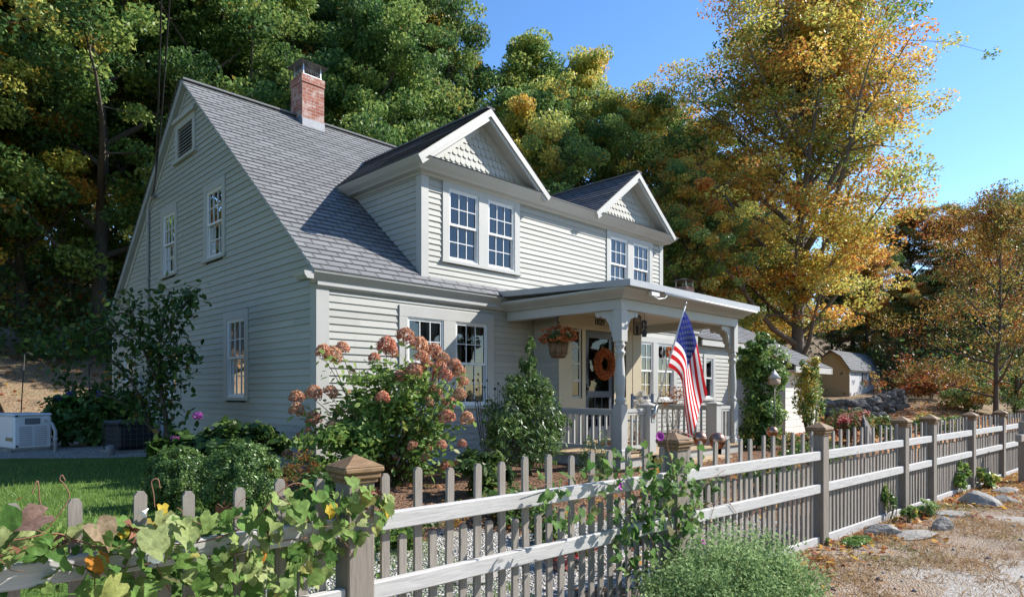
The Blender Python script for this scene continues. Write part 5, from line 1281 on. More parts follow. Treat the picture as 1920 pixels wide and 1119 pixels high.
low(900, 7.4, 'dark grassy clump left of the upright shrub', .45, .55, 900, .16, 'shrub_leaf', 0, .5, .7, LANCE)
low(1110, 8.2, 'feathery green sapling in front of the near porch post', .30, .80, 1300, .05, 'box_leaf', 0, .5, 1.15, LANCE, 'evergreen_sapling')
low(1320, 8.0, 'grey green lavender clump below the copper balls', .36, .50, 2200, .06, 'sage_leaf', 0, .5, .75, LANCE, 'lavender_plant')
low(1230, 6.6, 'green plant in the bed right behind the vine wrapped post', .5, .42, 1300, .05, 'shrub_leaf', .03, .8, 1.1)
low(1450, 9.5, 'low green planting along the bed before the green shrub', .7, .38, 1600, .055, 'shrub_leaf', .06, .8, 1.1)
low(760, 5.6, 'leafy green plant seen between the first pickets', .36, .35, 900, .055, 'shrub_leaf', .02, .9, 1.2)
low(640, 6.4, 'hydrangea undergrowth just behind the nearest fence post', .45, .5, 1300, .06, 'shrub_leaf', .04, .9, .95)
low(560, 6.9, 'brown seedy perennial between boxwood and hydrangea', .4, .55, 700, .05, 'tree_leaf', .6, .2, .8, LANCE, 'garden_perennial')
low(1530, 12.0, 'green creeping planting behind the fence beyond the copper ball', .9, .35, 1400, .06, 'shrub_leaf', .10, .8, 1.1)
low(1660, 15.5, 'leafy green plants beside the dark marker stone', .5, .7, 900, .08, 'shrub_leaf', .15, .8, 1.1)
low(1760, 19, 'yellow green planting inside the fence beyond the gate', 1.2, .6, 1600, .10, 'shrub_leaf', .3, .9, 1.2)
# dry stalks in front of the parlour window
b = loc_px(925, 9.6); t = thing('coneflower_stalks', 'thin dark coneflower stalks with round seed heads below the front window', 'plant', b); mb = MB(); hd = MB()
for k in range(26):
    p = Vector((rg.uniform(-.45,.45), rg.uniform(-.3,.3), rg.uniform(.7,1.45))); mb.tube([(p.x*.4,p.y*.4,0), (p.x*.8,p.y*.8,p.z*.6), p], [.006,.005,.004], 4); hd.sphere(p, rg.uniform(.014,.022), 7, 5)
mb.build('stalks', M['stem_dry'], t); hd.build('seed_heads', M['bark'], t)
# weeds at the foot of the fence
def weed(px, py, w, h, n, leaf, label, fall, hue, val, mat='shrub_leaf', sp=10):
    q = atz(px, py, 0); b = Vector((q.x, q.y, gh(q.x,q.y))); return shrub('weed', label, 'weed', b, [blob(rs, n, (0,0,h*.55), (w,w*.5,h*.5), max(8,n//30), leaf, OVAL, .1, .5, .6, .25, (.3,.95))], mat, [(rg.uniform(-w,w)*.8, rg.uniform(-w,w)*.4, rg.uniform(.5,1)*h) for _ in range(sp)], fall, hue, val, 'stem', .005)
weed(1668, 975, .18, .52, 200, .06, 'tall spindly weed with few leaves standing against the fence before the gate', .12, .9, 1.25)
weed(1700, 978, .22, .22, 300, .05, 'greyish green weed at the foot of the near gate post', .2, .8, 1.2)
weed(1738, 968, .34, .20, 700, .04, 'pale low spreading weed in front of the gate', .1, .9, 1.1, 'sage_leaf')
weed(1800, 925, .30, .52, 420, .095, 'drooping light green weed at the first post beyond the gate', .10, 1.0, 1.35)
weed(1850, 915, .38, .38, 460, .085, 'yellow leaved weed right of the drooping green weed', .45, 1.0, 1.3)
weed(1868, 885, .18, .26, 130, .06, 'grey leaved weed against the shaded fence panel', .05, .9, 1.0, 'sage_leaf')
weed(1605, 1018, .30, .06, 1300, .032, 'flat mat of bright green chickweed on the verge', 0, .5, 1.5)
weed(1545, 1018, .12, .08, 60, .07, 'rosette of broad green leaves by the fence post', .02, .5, 1.1)
weed(1478, 1010, .06, .10, 20, .04, 'tiny seedling under the bottom rail', 0, .5, 1.2)
# grey green bush on the road side
q = fence_pt(2.50, -.60); b = Vector((q.x, q.y, 0)); ps = []
for k in range(170):
    a, r = rs.uniform(0,2*pi), np.sqrt(rs.uniform(0,1)); dx, dy = r*cos(a)*.92, r*sin(a)*.46; hgt = .60*(1-.5*r*r)*rs.uniform(.7,1.12); n = 230
    tt = rs.uniform(.15,1,n); P = np.stack([dx*(.55+.45*tt), dy*(.55+.45*tt), hgt*tt],1) + rs.normal(size=(n,3))*[.05,.05,.025]
    N = rs.normal(size=(n,3))+[0,0,.6]; up = rs.normal(size=(n,3))*.7+[dx,dy,.5]; V_, F_, k_ = leaf_cloud(P, N, rs.uniform(.013,.030,n), OVAL, rs, up); ct = rs.uniform(.0,.95); ps.append((V_,F_,k_,np.clip(ct*.75+.3*tt+rs.normal(size=n)*.12,0,1), rs.uniform(0,1,n)))
t = shrub('artemisia_bush', 'fine textured grey green bush spilling onto the verge in front of the fence', 'shrub', b, ps, 'sage_leaf', [(rg.uniform(-.7,.7), rg.uniform(-.4,.4), rg.uniform(.3,.55)) for _ in range(40)], .02, .6, 1.1, sr=.005); t.rotation_euler = (0,0,FRZ)

# ---------------------------------------------------------------- morning glory vines
def vine(name, label, P, size, base, tint2, fall, stem_paths, tint_b=.5, seed=0, sunny=.6):
    r_ = np.random.RandomState(seed); t = thing(name, label, 'vine', base); n = len(P)
    N = r_.normal(size=(n,3))*.55 + np.array(-FN)*.75 + np.array([.15,-.1,.55]); up = r_.normal(size=(n,3))*.5 + [0,0,-1]
    V_, F_, k = leaf_cloud(P - np.array(base), N, size, HEART, r_, up)
    o = link('foliage', cloud_mesh('foliage', [(V_,F_,k,np.clip(r_.normal(tint_b,.26,n),0,1),tint2)], M['vine_leaf']), t); colour(o, fall, .5, 1.0)
    mb = MB()
    for pts, r in stem_paths: mb.tube([Vector(p)-Vector(base) for p in pts], r, 5, cap=False)
    mb.build('stems', M['stem_red'], t); return t
r_ = np.random.RandomState(8)
xs = r_.uniform(-70, 735, 1250); ytop = np.interp(xs, [-70,0,60,200,300,420,520,560,640,700,740], [985,990,985,985,975,965,930,905,915,915,950]); ybot = np.interp(xs, [-70,0,300,400,560,600,690,750], [1080,1110,1130,1150,1150,1090,1000,985])
ys = ytop + (ybot-ytop)*r_.uniform(0,1,1250)**1.05
keep = r_.uniform(0,1,1250) < np.interp(xs, [-70,100,250,420,560,690,740], [.20,.22,.32,.44,.44,.36,.24]) * np.where((xs < 360) & (ys > 1050), .45, 1)
xs, ys = xs[keep], ys[keep]; P = []
for x, y in zip(xs, ys):
    d = ray(x, y); off = -r_.uniform(.03, .20) if r_.uniform() < .78 else r_.uniform(.04,.15); k = (off - fence_d(CAM.x, CAM.y))/(d.x*FN.x + d.y*FN.y); P.append((CAM + d*k)[:])
nsm = 620
for q in range(nsm):                                         # small leaves in the tangle behind and below
    x = r_.uniform(-60, 720); y = np.interp(x, [-70,60,300,520,640,720], [995,990,990,945,925,960]) + abs(r_.normal(0, 62)); d = ray(x, y); off = r_.uniform(-.06, .22); k = (off - fence_d(CAM.x, CAM.y))/(d.x*FN.x + d.y*FN.y); P.append((CAM + d*k)[:])
nbig = len(P) - nsm; P = np.array(P); n = len(P); base = fence_pt(-.55, .1); vsz = .036 + .058*r_.uniform(0,1,n)**1.4; vsz[nbig:] = r_.uniform(.018,.05,nsm)
def along(pxs, off, r):
    out = []
    for x, y in pxs:
        d = ray(x, y); k = (off - fence_d(CAM.x, CAM.y))/(d.x*FN.x + d.y*FN.y); out.append(CAM + d*k)
    sm = []
    for i in range(len(out)-1):                                    # smooth the run with a spline
        p0, p1, p2, p3 = out[max(0,i-1)], out[i], out[i+1], out[min(len(out)-1,i+2)]
        for t in (0, .25, .5, .75): sm.append(.5*((2*p1) + (p2-p0)*t + (2*p0-5*p1+4*p2-p3)*t*t + (3*p1-p0-3*p2+p3)*t**3))
    sm.append(out[-1]); return (sm, [r*.72]*len(sm))
paths = [along([(-40,1020),(40,1010),(110,1000),(190,1025),(300,1020),(380,1015),(470,980),(520,925),(560,905),(600,930)], -.08, .004), along([(80,1040),(150,1062),(210,1068),(280,1055),(330,1045),(430,1040),(520,1015),(620,1000),(700,965)], -.07, .004),
 along([(60,925),(70,900),(73,920),(76,945),(90,975)], -.05, .003), along([(122,900),(116,890),(112,898),(120,908),(130,930),(110,965),(80,1000)], -.06, .003), along([(300,915),(296,898),(284,902),(288,925),(290,950)], -.05, .003), along([(180,1050),(178,1080),(176,1120)], -.06, .003), along([(520,925),(590,985),(640,1010),(660,1040)], -.09, .003), along([(285,1000),(295,1060),(320,1110)], -.06, .003), along([(420,1060),(450,1080),(470,1119)], -.05, .003)]
for q in range(26):
    x = r_.uniform(-20, 690); y = np.interp(x, [-70,60,300,520,640,720], [995,1000,1000,950,930,960]) + r_.uniform(-5, 70); ang_ = r_.uniform(0, 6.28); pp_ = []
    for w in range(7): pp_.append((x, y)); ang_ += r_.normal()*.6; x += 14*cos(ang_); y += 9*sin(ang_)
    paths.append(along(pp_, r_.uniform(-.16, .08), .0022))
V1 = vine('morning_glory_vine', 'sprawling heart leaved vine over the fence at bottom left', P, vsz, base, np.clip(r_.uniform(0,1,n),0,1), .14, paths, .55, 41)
def big_leaf(px, py, off, size, nrm, updir, tint, fall, hue, parent, base, label=None, val=1.0):
    d = ray(px, py); k = (off - fence_d(CAM.x, CAM.y))/(d.x*FN.x + d.y*FN.y); p = CAM + d*k - Vector(base)
    rr = np.random.RandomState(int(px)); V_, F_, kk = leaf_cloud(np.array([p[:]]), np.array([nrm]), size, HEART, rr, np.array([updir])*4.0)
    o = link('leaf', cloud_mesh('leaf', [(V_,F_,kk,np.array([tint]),np.array([.5]))], M['vine_leaf']), parent); colour(o, fall, hue, val)
    if label: o['label'] = label
    return o
big_leaf(60, 975, -.17, 0.131, (-.2,-.5,.8), (-1,-.2,-.15), .34, 2, .5, V1, base, 'large mauve heart shaped leaf')
big_leaf(182, 1055, -.10, 0.086, (.1,-1,.2), (.2,0,-1), .98, 2, .55, V1, base, 'orange folded leaf')
big_leaf(190, 995, -.16, 0.115, (.2,-.8,.5), (.3,-.1,-1), .55, 2, .45, V1, base, 'pinkish tan drooping leaf')
big_leaf(292, 1012, -.19, 0.131, (-.2,-.9,.45), (.3,0,-1), .95, 0, .5, V1, base); big_leaf(330, 985, -.16, 0.098, (.3,-.7,.6), (-.6,0,-.8), .98, 0, .5, V1, base)
big_leaf(0, 985, -.16, 0.139, (0,-.9,.3), (0,0,-1), .1, 0, .5, V1, base); big_leaf(350, 1005, -.2, 0.098, (.0,-.7,.6), (-.2,0,-1), .9, 0, .5, V1, base)
big_leaf(488, 1045, -.12, 0.061, (.2,-1,.2), (.1,0,-1), .95, 2, .55, V1, base, 'orange yellow leaf'); big_leaf(723, 958, -.12, 0.070, (.3,-.9,.4), (.3,0,-1), .83, 2, .52, V1, base, 'yellow leaf by the post')
big_leaf(560, 960, -.2, 0.098, (-.1,-.8,.5), (.1,0,-1), .5, 0, .5, V1, base); big_leaf(600, 935, -.15, 0.090, (.1,-.7,.6), (.2,0,-1), .4, 0, .5, V1, base); big_leaf(660, 905, -.13, 0.090, (.2,-.7,.6), (-.1,0,-1), .55, 0, .5, V1, base); big_leaf(690, 925, -.16, 0.098, (.3,-.5,.8), (1,0,-.5), .5, 0, .5, V1, base)
big_leaf(618, 955, -.14, 0.074, (0,-.9,.4), (0,0,-1), .9, 2, .45, V1, base, 'ochre leaf'); big_leaf(230, 1000, -.1, 0.049, (0,-.9,.4), (0,0,-1), .83, 2, .52, V1, base); big_leaf(305, 953, -.05, 0.049, (.2,-.8,.4), (0,0,-1), .83, 2, .52, V1, base)
WH = flat('white_petal', (.82,.82,.80)); PU = flat('magenta_petal', (.36,.03,.30))
def trumpet(parent, base, px, py, off, r, mat, dirv):
    d = ray(px, py); k = (off - fence_d(CAM.x, CAM.y))/(d.x*FN.x + d.y*FN.y); p = CAM + d*k - Vector(base); m_ = MB(); m_.lathe([(.12*r,-r*1.3),(.22*r,-r*.6),(.5*r,-.1*r),(1.0*r,.12*r),(.95*r,.14*r),(.45*r,-.06*r),(.1*r,-.5*r)], 10)
    o = m_.build('flower', mat, parent, p); o.rotation_euler = Vector(dirv).to_track_quat('Z','Y').to_euler(); return o
trumpet(V1, base, 293, 1042, -.18, .028, WH, (-.2,-1,.3)); trumpet(V1, base, 268, 962, -.14, .02, WH, (-.8,-.3,-.6))
# dry curled leaves
dm = MB()
for px, py in ((240,992),(135,1008),(95,1025),(20,1030),(420,955),(510,985),(705,925),(690,935)):
    d = ray(px, py); k = (-.10 - fence_d(CAM.x, CAM.y))/(d.x*FN.x + d.y*FN.y); p = CAM + d*k - Vector(base)
    for q in range(9): 
        v = Vector((rg.gauss(0,1), rg.gauss(0,1), rg.gauss(0,1))); a_ = p + v*.014; dm.poly([a_, a_+Vector((rg.gauss(0,.02),rg.gauss(0,.02),rg.gauss(0,.02))), a_+Vector((rg.gauss(0,.02),rg.gauss(0,.02),rg.gauss(0,.02)))])
dm.build('withered_leaves', flat('withered_brown', (.20,.085,.05), .9), V1)

xs = np.concatenate([r_.normal(1250, 50, 330), r_.uniform(1000, 1180, 50), r_.uniform(1150,1320,150)]); ys = np.concatenate([r_.normal(900, 62, 330), r_.uniform(870, 985, 50), r_.uniform(940,1075,150)])
keep = (ys > np.where((xs > 1222) & (xs < 1312), 846, 822) + np.abs(xs-1250)*.25) & (xs > 985) & (xs < 1350); xs, ys = xs[keep], ys[keep]; P = []
for x, y in zip(xs, ys):
    d = ray(x, y); off = -r_.uniform(.06, .24) if r_.uniform() < .75 else r_.uniform(.05,.2); k = (off - fence_d(CAM.x, CAM.y))/(d.x*FN.x + d.y*FN.y); q = CAM + d*k
    if q.z > .03: P.append(q[:])
P = np.array(P); n = len(P); base2 = fence_pt(2.75, -.12)
paths = [along([(1270,1060),(1262,1000),(1250,940),(1262,880),(1250,830),(1262,806),(1300,818)], -.12, .006), along([(1250,1060),(1210,990),(1190,930),(1160,890),(1100,890),(1050,900),(1000,915)], -.09, .004), along([(1270,1040),(1300,960),(1320,910),(1360,880)], -.08, .004), along([(1240,900),(1200,860),(1210,830),(1190,810)], -.05, .003), along([(1380,960),(1350,930),(1330,990),(1350,1040)], -.06, .003), along([(1290,960),(1360,940),(1400,970),(1430,940)], -.05, .003)]
V2 = vine('morning_glory_vine', 'green heart leaved vine wrapped round the second fence post', P, r_.uniform(.03,.085,n), base2, r_.uniform(0,1,n), .10, paths, .22, 43)
trumpet(V2, base2, 1237, 818, -.12, .035, PU, (-.5,-.9,.2)); trumpet(V2, base2, 1165, 912, -.09, .026, PU, (-.2,-.9,.5)); trumpet(V2, base2, 1318, 1015, -.3, .024, PU, (-.2,-.9,.5))
big_leaf(1233, 882, -.12, 0.049, (0,-.9,.3), (0,0,-1), .97, 2, .55, V2, base2, 'orange leaf'); big_leaf(1298, 955, -.1, 0.066, (.2,-.8,.4), (.4,0,-1), .83, 2, .5, V2, base2, 'yellow leaf'); big_leaf(1208, 888, -.13, 0.061, (0,-.8,.5), (0,0,-1), .75, 0, .5, V2, base2)
for o_, px, py in ((None,1272,990),): big_leaf(px, py, -.16, .06, (0,-.9,.3), (0,0,-1), .05, 2, .5, V2, base2, 'rust red leaf')
# ---------------------------------------------------------------- things on and around the porch
nwl = Vector((4.53, -2.53, 1.22))
tip = atx(1287, 566, 4.50); 
if tip.y > -2.9: tip.y = -3.3
fp = thing('flagpole', 'white flagpole slanting out from the porch newel post', 'flagpole', nwl)
ax = (tip - nwl); m = MB(); m.tube([Vector((0,0,0)), ax*.48, ax*.5, ax*.97], [.014,.014,.0125,.0125], 10); m.build('pole', M['white'], fp)
m = MB(); m.tube([ax*.97, ax*.975, ax*.985, ax*.992, ax], [.014,.022,.012,.018,.004], 10); m.build('finial', M['steel'], fp)
m = MB(); m.tube([Vector((0,.02,-.09)), Vector((0,-.005,-.02)), ax*.07], [.03,.03,.022], 8); m.box(-.05,.05,-.001,.012,-.14,.06); m.build('bracket', M['steel'], fp)
RED_, WHT, BLU = flat('flag_red', (.50,.018,.022), .75), flat('flag_white', (.72,.71,.72), .75), flat('flag_blue', (.020,.028,.17), .75)
def clothmat(m_):
    t = m_.node_tree; p = t.nodes['Principled BSDF']; o_ = t.nodes['Material Output']; tl = t.nodes.new('ShaderNodeBsdfTranslucent'); mx = t.nodes.new('ShaderNodeMixShader'); mx.inputs[0].default_value = .55
    src = p.inputs['Base Color'].links[0].from_socket; t.links.new(src, tl.inputs['Color']); t.links.new(p.outputs[0], mx.inputs[1]); t.links.new(tl.outputs[0], mx.inputs[2]); t.links.new(mx.outputs[0], o_.inputs['Surface'])
for q in (RED_, WHT, BLU): clothmat(q)
axn = ax.normalized(); hang = Vector((0,0,-1)); outd = Vector((.15,-1,0)).normalized(); side = outd.cross(hang).normalized()
H0 = ax*.93; HO, FL = .92, 1.34
def cloth(u, v):
    """u 0..1 down the hoist (pole), v 0..1 along the fly"""
    h = H0 - axn*HO*u; s = v*FL
    # integrate the bend coarsely
    p = Vector(h); n = 14; ds = s/n if n else 0
    for i in range(n):
        si = (i+.5)*ds; th0 = 1.05 - .75*u; th1 = 1.33 + .17*u; th = th0 + (th1-th0)*min(1, si/(.30+.12*u))**1.2
        p += (outd*cos(th) + hang*sin(th))*ds
    amp = .055*min(1, s/.35); ph = 9.0*u + 2.2*v
    p += side*amp*sin(ph) + outd*amp*.5*cos(ph*1.1+.6)*(u-.2)
    p += side*.04*sin(5*v+3*u)
    return p
NU, NV = 13*3, 40; m = MB(); idx = {}
Vc = [cloth(i/NU, j/NV) for i in range(NU+1) for j in range(NV+1)]; Fc = []; Mi = []
for i in range(NU):
    for j in range(NV):
        st = i//3; mi = 0 if st % 2 == 0 else 1
        if st < 7 and j < 16: mi = 2
        Fc.append((i*(NV+1)+j, i*(NV+1)+j+1, (i+1)*(NV+1)+j+1, (i+1)*(NV+1)+j)); Mi.append(mi)
flag = thing('flag', 'red, white and blue stars and stripes flag hanging from the slanting pole', 'flag', nwl)
me = bpy.data.meshes.new('cloth'); me.from_pydata([v[:] for v in Vc], [], Fc)
for q in (RED_, WHT, BLU): me.materials.append(q)
me.polygons.foreach_set('material_index', Mi); me.polygons.foreach_set('use_smooth', [True]*len(Fc)); me.update()
cl_ = link('cloth', me, flag)
m = MB()
for r in range(9):
    nS = 6 if r % 2 == 0 else 5
    for c in range(nS):
        cu = (r+1)/10*7/13; cv = ((c*2+1 + (0 if r % 2 == 0 else 1))/12)*.4; R_ = .030
        for sd in (-1, 1):
            pts = []
            for k in range(10):
                a = pi/2 + k*pi/5; q = R_*(1 if k % 2 == 0 else .42)
                u_, v_ = cu - q*sin(a)/HO, cv + q*cos(a)/FL; e = 1e-3
                p = cloth(u_, max(0,v_)); du = cloth(u_+e, max(0,v_)) - p; dv = cloth(u_, max(0,v_)+e) - p; n_ = dv.cross(du); pts.append(p + n_.normalized()*.004*sd)
            c0 = sum(pts, Vector())/10
            for k in range(10): m.poly([c0, pts[k], pts[(k+1)%10]])
m.build('stars', WHT, cl_)

# hanging basket
hp = atx(1047, 600, 3.76); bp_ = thing('hanging_basket', 'hanging basket of orange flowers on a black hook under the porch beam', 'hanging basket', (hp.x, hp.y, hp.z))
S_ = (hp - CAM).length/FPX; drop = lambda py: (600-py)*S_*1.0
m = MB(); m.tube([(0,0,.14),(0,0,.06),(-.03,0,.03),(-.03,0,-.03),(0,0,-.05),(.03,0,-.03)], .012, 6); m.tube([(0,0,2.83-hp.z),(0,0,.13)], .006, 5)
for a in (0, 2.1, 4.2): m.tube([(0,0,-.05),(.17*cos(a),.17*sin(a),drop(646))], .004, 4)
m.build('hook', M['black'], bp_)
m = MB(); zb_ = drop(671); zt_ = drop(643); m.lathe([(.02,zb_),(.10,zb_+.005),(.145,zb_+.07),(.165,zt_),(.15,zt_),(.1,zt_-.02)], 18); m.build('coir_liner', paint('coir', (.20,.11,.055), .95, .35, 18, 0, (1,1,1), .6), bp_)
m = MB()
for z_, r__ in ((zb_+.02,.118),(zb_+.08,.15),(zt_,.17)): m.tube([(r__*cos(a),r__*sin(a),z_) for a in np.linspace(0,2*pi,19)], .004, 4)
for a in np.linspace(0,2*pi,10)[:-1]: m.tube([(.11*cos(a),.11*sin(a),zb_),(.155*cos(a),.155*sin(a),zb_+.08),(.17*cos(a),.17*sin(a),zt_)], .003, 4)
m.build('wire_frame', M['black'], bp_)
rs = np.random.RandomState(31); ps = blob(rs, 1300, (0,0,drop(632)), (.31,.31,.20), 40, .055, LANCE, .2, .6, .6, .3)
o = link('foliage', cloud_mesh('foliage', [ps], M['shrub_leaf']), bp_); colour(o, .05, .5, .9)
ORG = leaf_mat('orange_petals', [(0,(.30,.06,.02)),(.5,(.55,.15,.05)),(1,(.60,.26,.12))], FALL, .35, .7, .1)
ps = blob(rs, 1000, (0,0,drop(629)), (.35,.35,.19), 46, .042, OVAL, .75, .8, .5, .16); colour(link('flowers', cloud_mesh('flowers', [ps], ORG), bp_), -2)
# wreaths
def wreath(c, R_, name_label, n, leaf, tint, seed):
    t = thing('wreath', name_label, 'wreath', c); r_ = np.random.RandomState(seed); a = r_.uniform(0,2*pi,n); b = r_.uniform(0,2*pi,n); q = R_*.36*np.sqrt(r_.uniform(.3,1,n)); rr = R_ + q*np.cos(b)
    P = np.stack([rr*np.cos(a), -.03+q*np.sin(b)*.8, rr*np.sin(a)],1); N = np.stack([np.cos(a)*np.cos(b), np.sin(b)-.4, np.sin(a)*np.cos(b)],1)*.4+r_.normal(size=(n,3))
    V_, F_, k = leaf_cloud(P, N, r_.uniform(.6,1.2,n)*leaf, LANCE, r_); link('leaves', cloud_mesh('leaves', [(V_,F_,k,np.clip(r_.normal(tint,.38,n),0,1),np.zeros(n))], ORG), t).color = (-2,.5,1,1)
    m = MB(); m.tube([(R_*cos(x),0,R_*sin(x)) for x in np.linspace(0,2*pi,24)], R_*.09, 6); m.build('ring', M['stem_dry'], t); return t
wreath((5.645, EYW-.075, 2.10), .225, 'orange twig wreath hanging on the slate grey front door', 2600, .075, .6, 3)
q = aty(1253, 660, -.07); wreath((q.x, -.07, q.z), .10, 'small orange leaf wreath on the sunlit window behind the flag', 500, .06, .6, 4)
# lantern and chime under the beam
q = at(1195, 588, 10.5); t = thing('hanging_lantern', 'black cage lantern hanging beside the near porch post', 'lantern', q); sc = 10.5/FPX; m = MB()
m.tube([(0,0,0),(0,0,2.98-q.z)], .005, 4); m.lathe([(.01,0),(.07,-.05),(.075,-.06),(.06,-.06)], 8); m.lathe([(.06,-.33),(.065,-.34),(.03,-.35)], 8)
for a in np.linspace(0,2*pi,9)[:-1]: m.tube([(.062*cos(a),.062*sin(a),-.06),(.062*cos(a),.062*sin(a),-.33)], .006, 4)
m.tube([(0,0,-.33),(0,0,-.2)], .022, 8); m.build('cage', M['black'], t)
q = at(1208, 600, 10.4); t = thing('wind_chime', 'dark wind chime with a flat paddle hanging right of the cage lantern', 'wind chime', q); m = MB(); m.tube([(0,0,0),(0,0,2.95-q.z)], .004, 4); m.lathe([(.01,.0),(.045,-.02),(.045,-.03),(.01,-.03)], 10)
for a in np.linspace(0,2*pi,6)[:-1]: m.tube([(.035*cos(a),.035*sin(a),-.03),(.035*cos(a),.035*sin(a),-.14)], .007, 5)
m.build('tubes', M['black'], t); m = MB(); m.prism([(-.035,-.12),(.035,-.12),(.045,-.05),(.02,0),(-.02,0),(-.045,-.05)], (0,0,-.15), (.7,-.7,0), (0,0,1), (.7,.7,0), .006); m.build('paddle', M['black'], t)
# things on the porch floor
t = thing('doormat', 'orange coir doormat lying in front of the door', 'doormat', (5.62, -1.10, FZ+.002)); m = MB(); m.box(-.42,.42,-.26,.26,0,.016,0,.006); m.build('mat', paint('orange_coir', (.42,.17,.05), .95, .3, 30), t)
m = MB(); m.box(-.30,.30,-.16,.16,.0165,.019); m.build('border', paint('dark_coir', (.10,.05,.03), .95, .2, 30), t)
q = at(1204, 765, 10.9); t = thing('flower_pot', 'pot of dried white flowers standing on the porch behind the railing', 'flower pot', (q.x, q.y, FZ)); m = MB(); m.lathe([(.09,0),(.13,.30),(.14,.32),(.12,.32),(.10,.28)], 14); m.build('pot', flat('terracotta', (.30,.14,.08)), t)
rs = np.random.RandomState(5); m = MB(); stems(m, (0,0,.25), [(rg.uniform(-.15,.15), rg.uniform(-.12,.12), rg.uniform(.65,.95)) for _ in range(12)], .005, rg, .05); m.build('stems', M['stem_dry'], t)
WF = leaf_mat('dried_white_petals', [(0,(.45,.42,.36)),(1,(.72,.70,.66))], FALL, .4, .8, .1); ps = blob(rs, 900, (0,0,.80), (.17,.15,.20), 24, .035, OVAL, .3); colour(link('flowers', cloud_mesh('flowers', [ps], WF), t), -2)
t = thing('porch_chair', 'blue grey wooden chair standing beside the front door', 'chair', (6.15, -1.15, FZ), 2.6); m = MB(); cm_ = flat('chair_paint', (.13,.19,.30), .5)
m.box(-.24,.24,-.22,.22,.42,.45,0,.01); m.build('seat', cm_, t)
for x in (-.21,.21):
    for y in (-.19,.19): l_ = MB(); l_.box(x-.02,x+.02,y-.02,y+.02,0,.42 if y < 0 else .95); l_.build('leg', cm_, t)
m = MB()
for z in (.6,.72,.84): m.box(-.19,.19,.18,.205,z,z+.07)
m.build('backrest', cm_, t)
# copper balls
def ball(px, py, dp, r, label):
    q = at(px, py, dp); g = gh(q.x, q.y); t = thing('gazing_ball', label, 'gazing ball', (q.x, q.y, g)); h = q.z - g
    m = MB(); m.sphere((0,0,h), r, 24, 16); m.build('ball', M['copper'], t); m = MB(); m.tube([(0,0,-.1),(0,0,h-r*.9)], .008, 6); m.build('stake', M['black'], t)
ball(1345, 826, 8.4, .108, 'copper gazing ball nearest the porch newel, largest of the three'); ball(1312, 822, 8.9, .10, 'copper gazing ball half hidden beside the vine wrapped post'); ball(1448, 809, 10.0, .086, 'small copper gazing ball in front of the green shrub')
q = at(1452, 716, 12.8); g = gh(q.x, q.y); t = thing('bird_feeder', 'lantern shaped bird feeder on a thin black pole before the garage', 'bird feeder', (q.x, q.y, g)); h = q.z - g
m = MB(); m.tube([(0,0,-.1),(0,0,h-.06)], .012, 6); m.build('pole', M['black'], t); m = MB(); m.lathe([(.10,h-.06),(.12,h-.03),(.12,h+.06),(.10,h+.07)], 4); m.build('tray', flat('feeder_tan', (.42,.30,.22)), t)
m = MB(); m.lathe([(.14,h+.07),(.02,h+.22),(.005,h+.25)], 4); m.build('roof', flat('feeder_roof', (.50,.50,.50)), t)
q = loc_px(1623, 14.6); t = rock_mesh(77, .32, .16, .50, 6).build('marker_stone', M['rock_dark']); t.location = (q.x, q.y, q.z+.30); tag(t, 'dark upright stone standing among leaves behind the fence post', 'stone')

# ---------------------------------------------------------------- utilities at the left
b = loc_px(40, 13.2); g = thing('generator', 'white standby generator with louvred end on gravel', 'generator', b, .16)
GW = flat('generator_paint', (.74,.75,.78), .45); wx, wy, hz_ = .32, .62, .74
m = MB(); m.box(-wx,wx,-wy,wy,.05,hz_-.05,0,.03); m.build('cabinet', GW, g)
m = MB(); m.box(-wx-.012,wx+.012,-wy-.012,wy+.012,hz_-.05,hz_,0,.025); m.build('lid', GW, g)
m = MB(); m.box(-wx-.05,wx+.05,-wy-.05,wy+.05,-.02,.05); m.build('base_pad', M['rock'], g)
m = MB()
for k in range(9):
    for c in (-1, 1): m.box(c*.125-.105, c*.125+.105, -wy-.016, -wy+.001, .12+k*.043, .12+k*.043+.026)
m.build('louvres', flat('louvre_grey', (.5,.51,.55)), g)
m = MB(); m.box(-.14,.12,-wy-.014,-wy+.001,.53,.65,0,.01); m.build('control_cover', flat('cover_grey', (.16,.17,.20)), g)
m = MB(); m.box(-wx-.006,-wx+.001,-wy+.05,-wy+.42,.20,.27); m.build('decal', flat('decal_tan', (.30,.24,.12)), g)
m = MB()
for z in (.09, .68): m.box(-wx+.03,-wx+.07,-wy-.012,-wy+.001,z,z+.035)
m.build('latch', M['black'], g)
p = at(88, 790, 12.75) ; t = thing('conduit_pipe', 'grey bent conduit pipe rising from the gravel beside the generator', 'pipe', loc_px(104, 12.75)); p0 = Vector(t.location); m = MB(); z_ = .42
e_ = at(104, 810, 12.75) - p0; s_ = at(86, 788, 12.9) - p0; m.tube([(0,0,-.1),(0,0,.28),e_*.9+Vector((0,0,.06)),(s_*.35)+Vector((0,0,.33)),s_], .032, 8); m.tube([(0,0,.2),(0,0,.27)], .042, 8); m.build('pipe', M['gutter'], t)
b = loc_px(243, 12.9); g = thing('air_conditioner', 'square air conditioner with dark wire grille on a pad by the gable', 'air conditioner', b, .1)
m = MB(); m.box(-.42,.42,-.42,.42,-.05,.035); m.build('pad', M['rock'], g)
m = MB(); m.box(-.33,.33,-.33,.33,.04,.55,0,.06); m.build('coil', paint('coil_dark', (.012,.013,.018), .6, .2, 8), g)
m = MB(); m.box(-.36,.36,-.36,.36,.55,.60,0,.03); m.lathe([(.26,.601),(.26,.612),(.1,.615)], 20); m.build('top_cover', flat('unit_grey', (.07,.075,.09), .5), g)
m = MB()
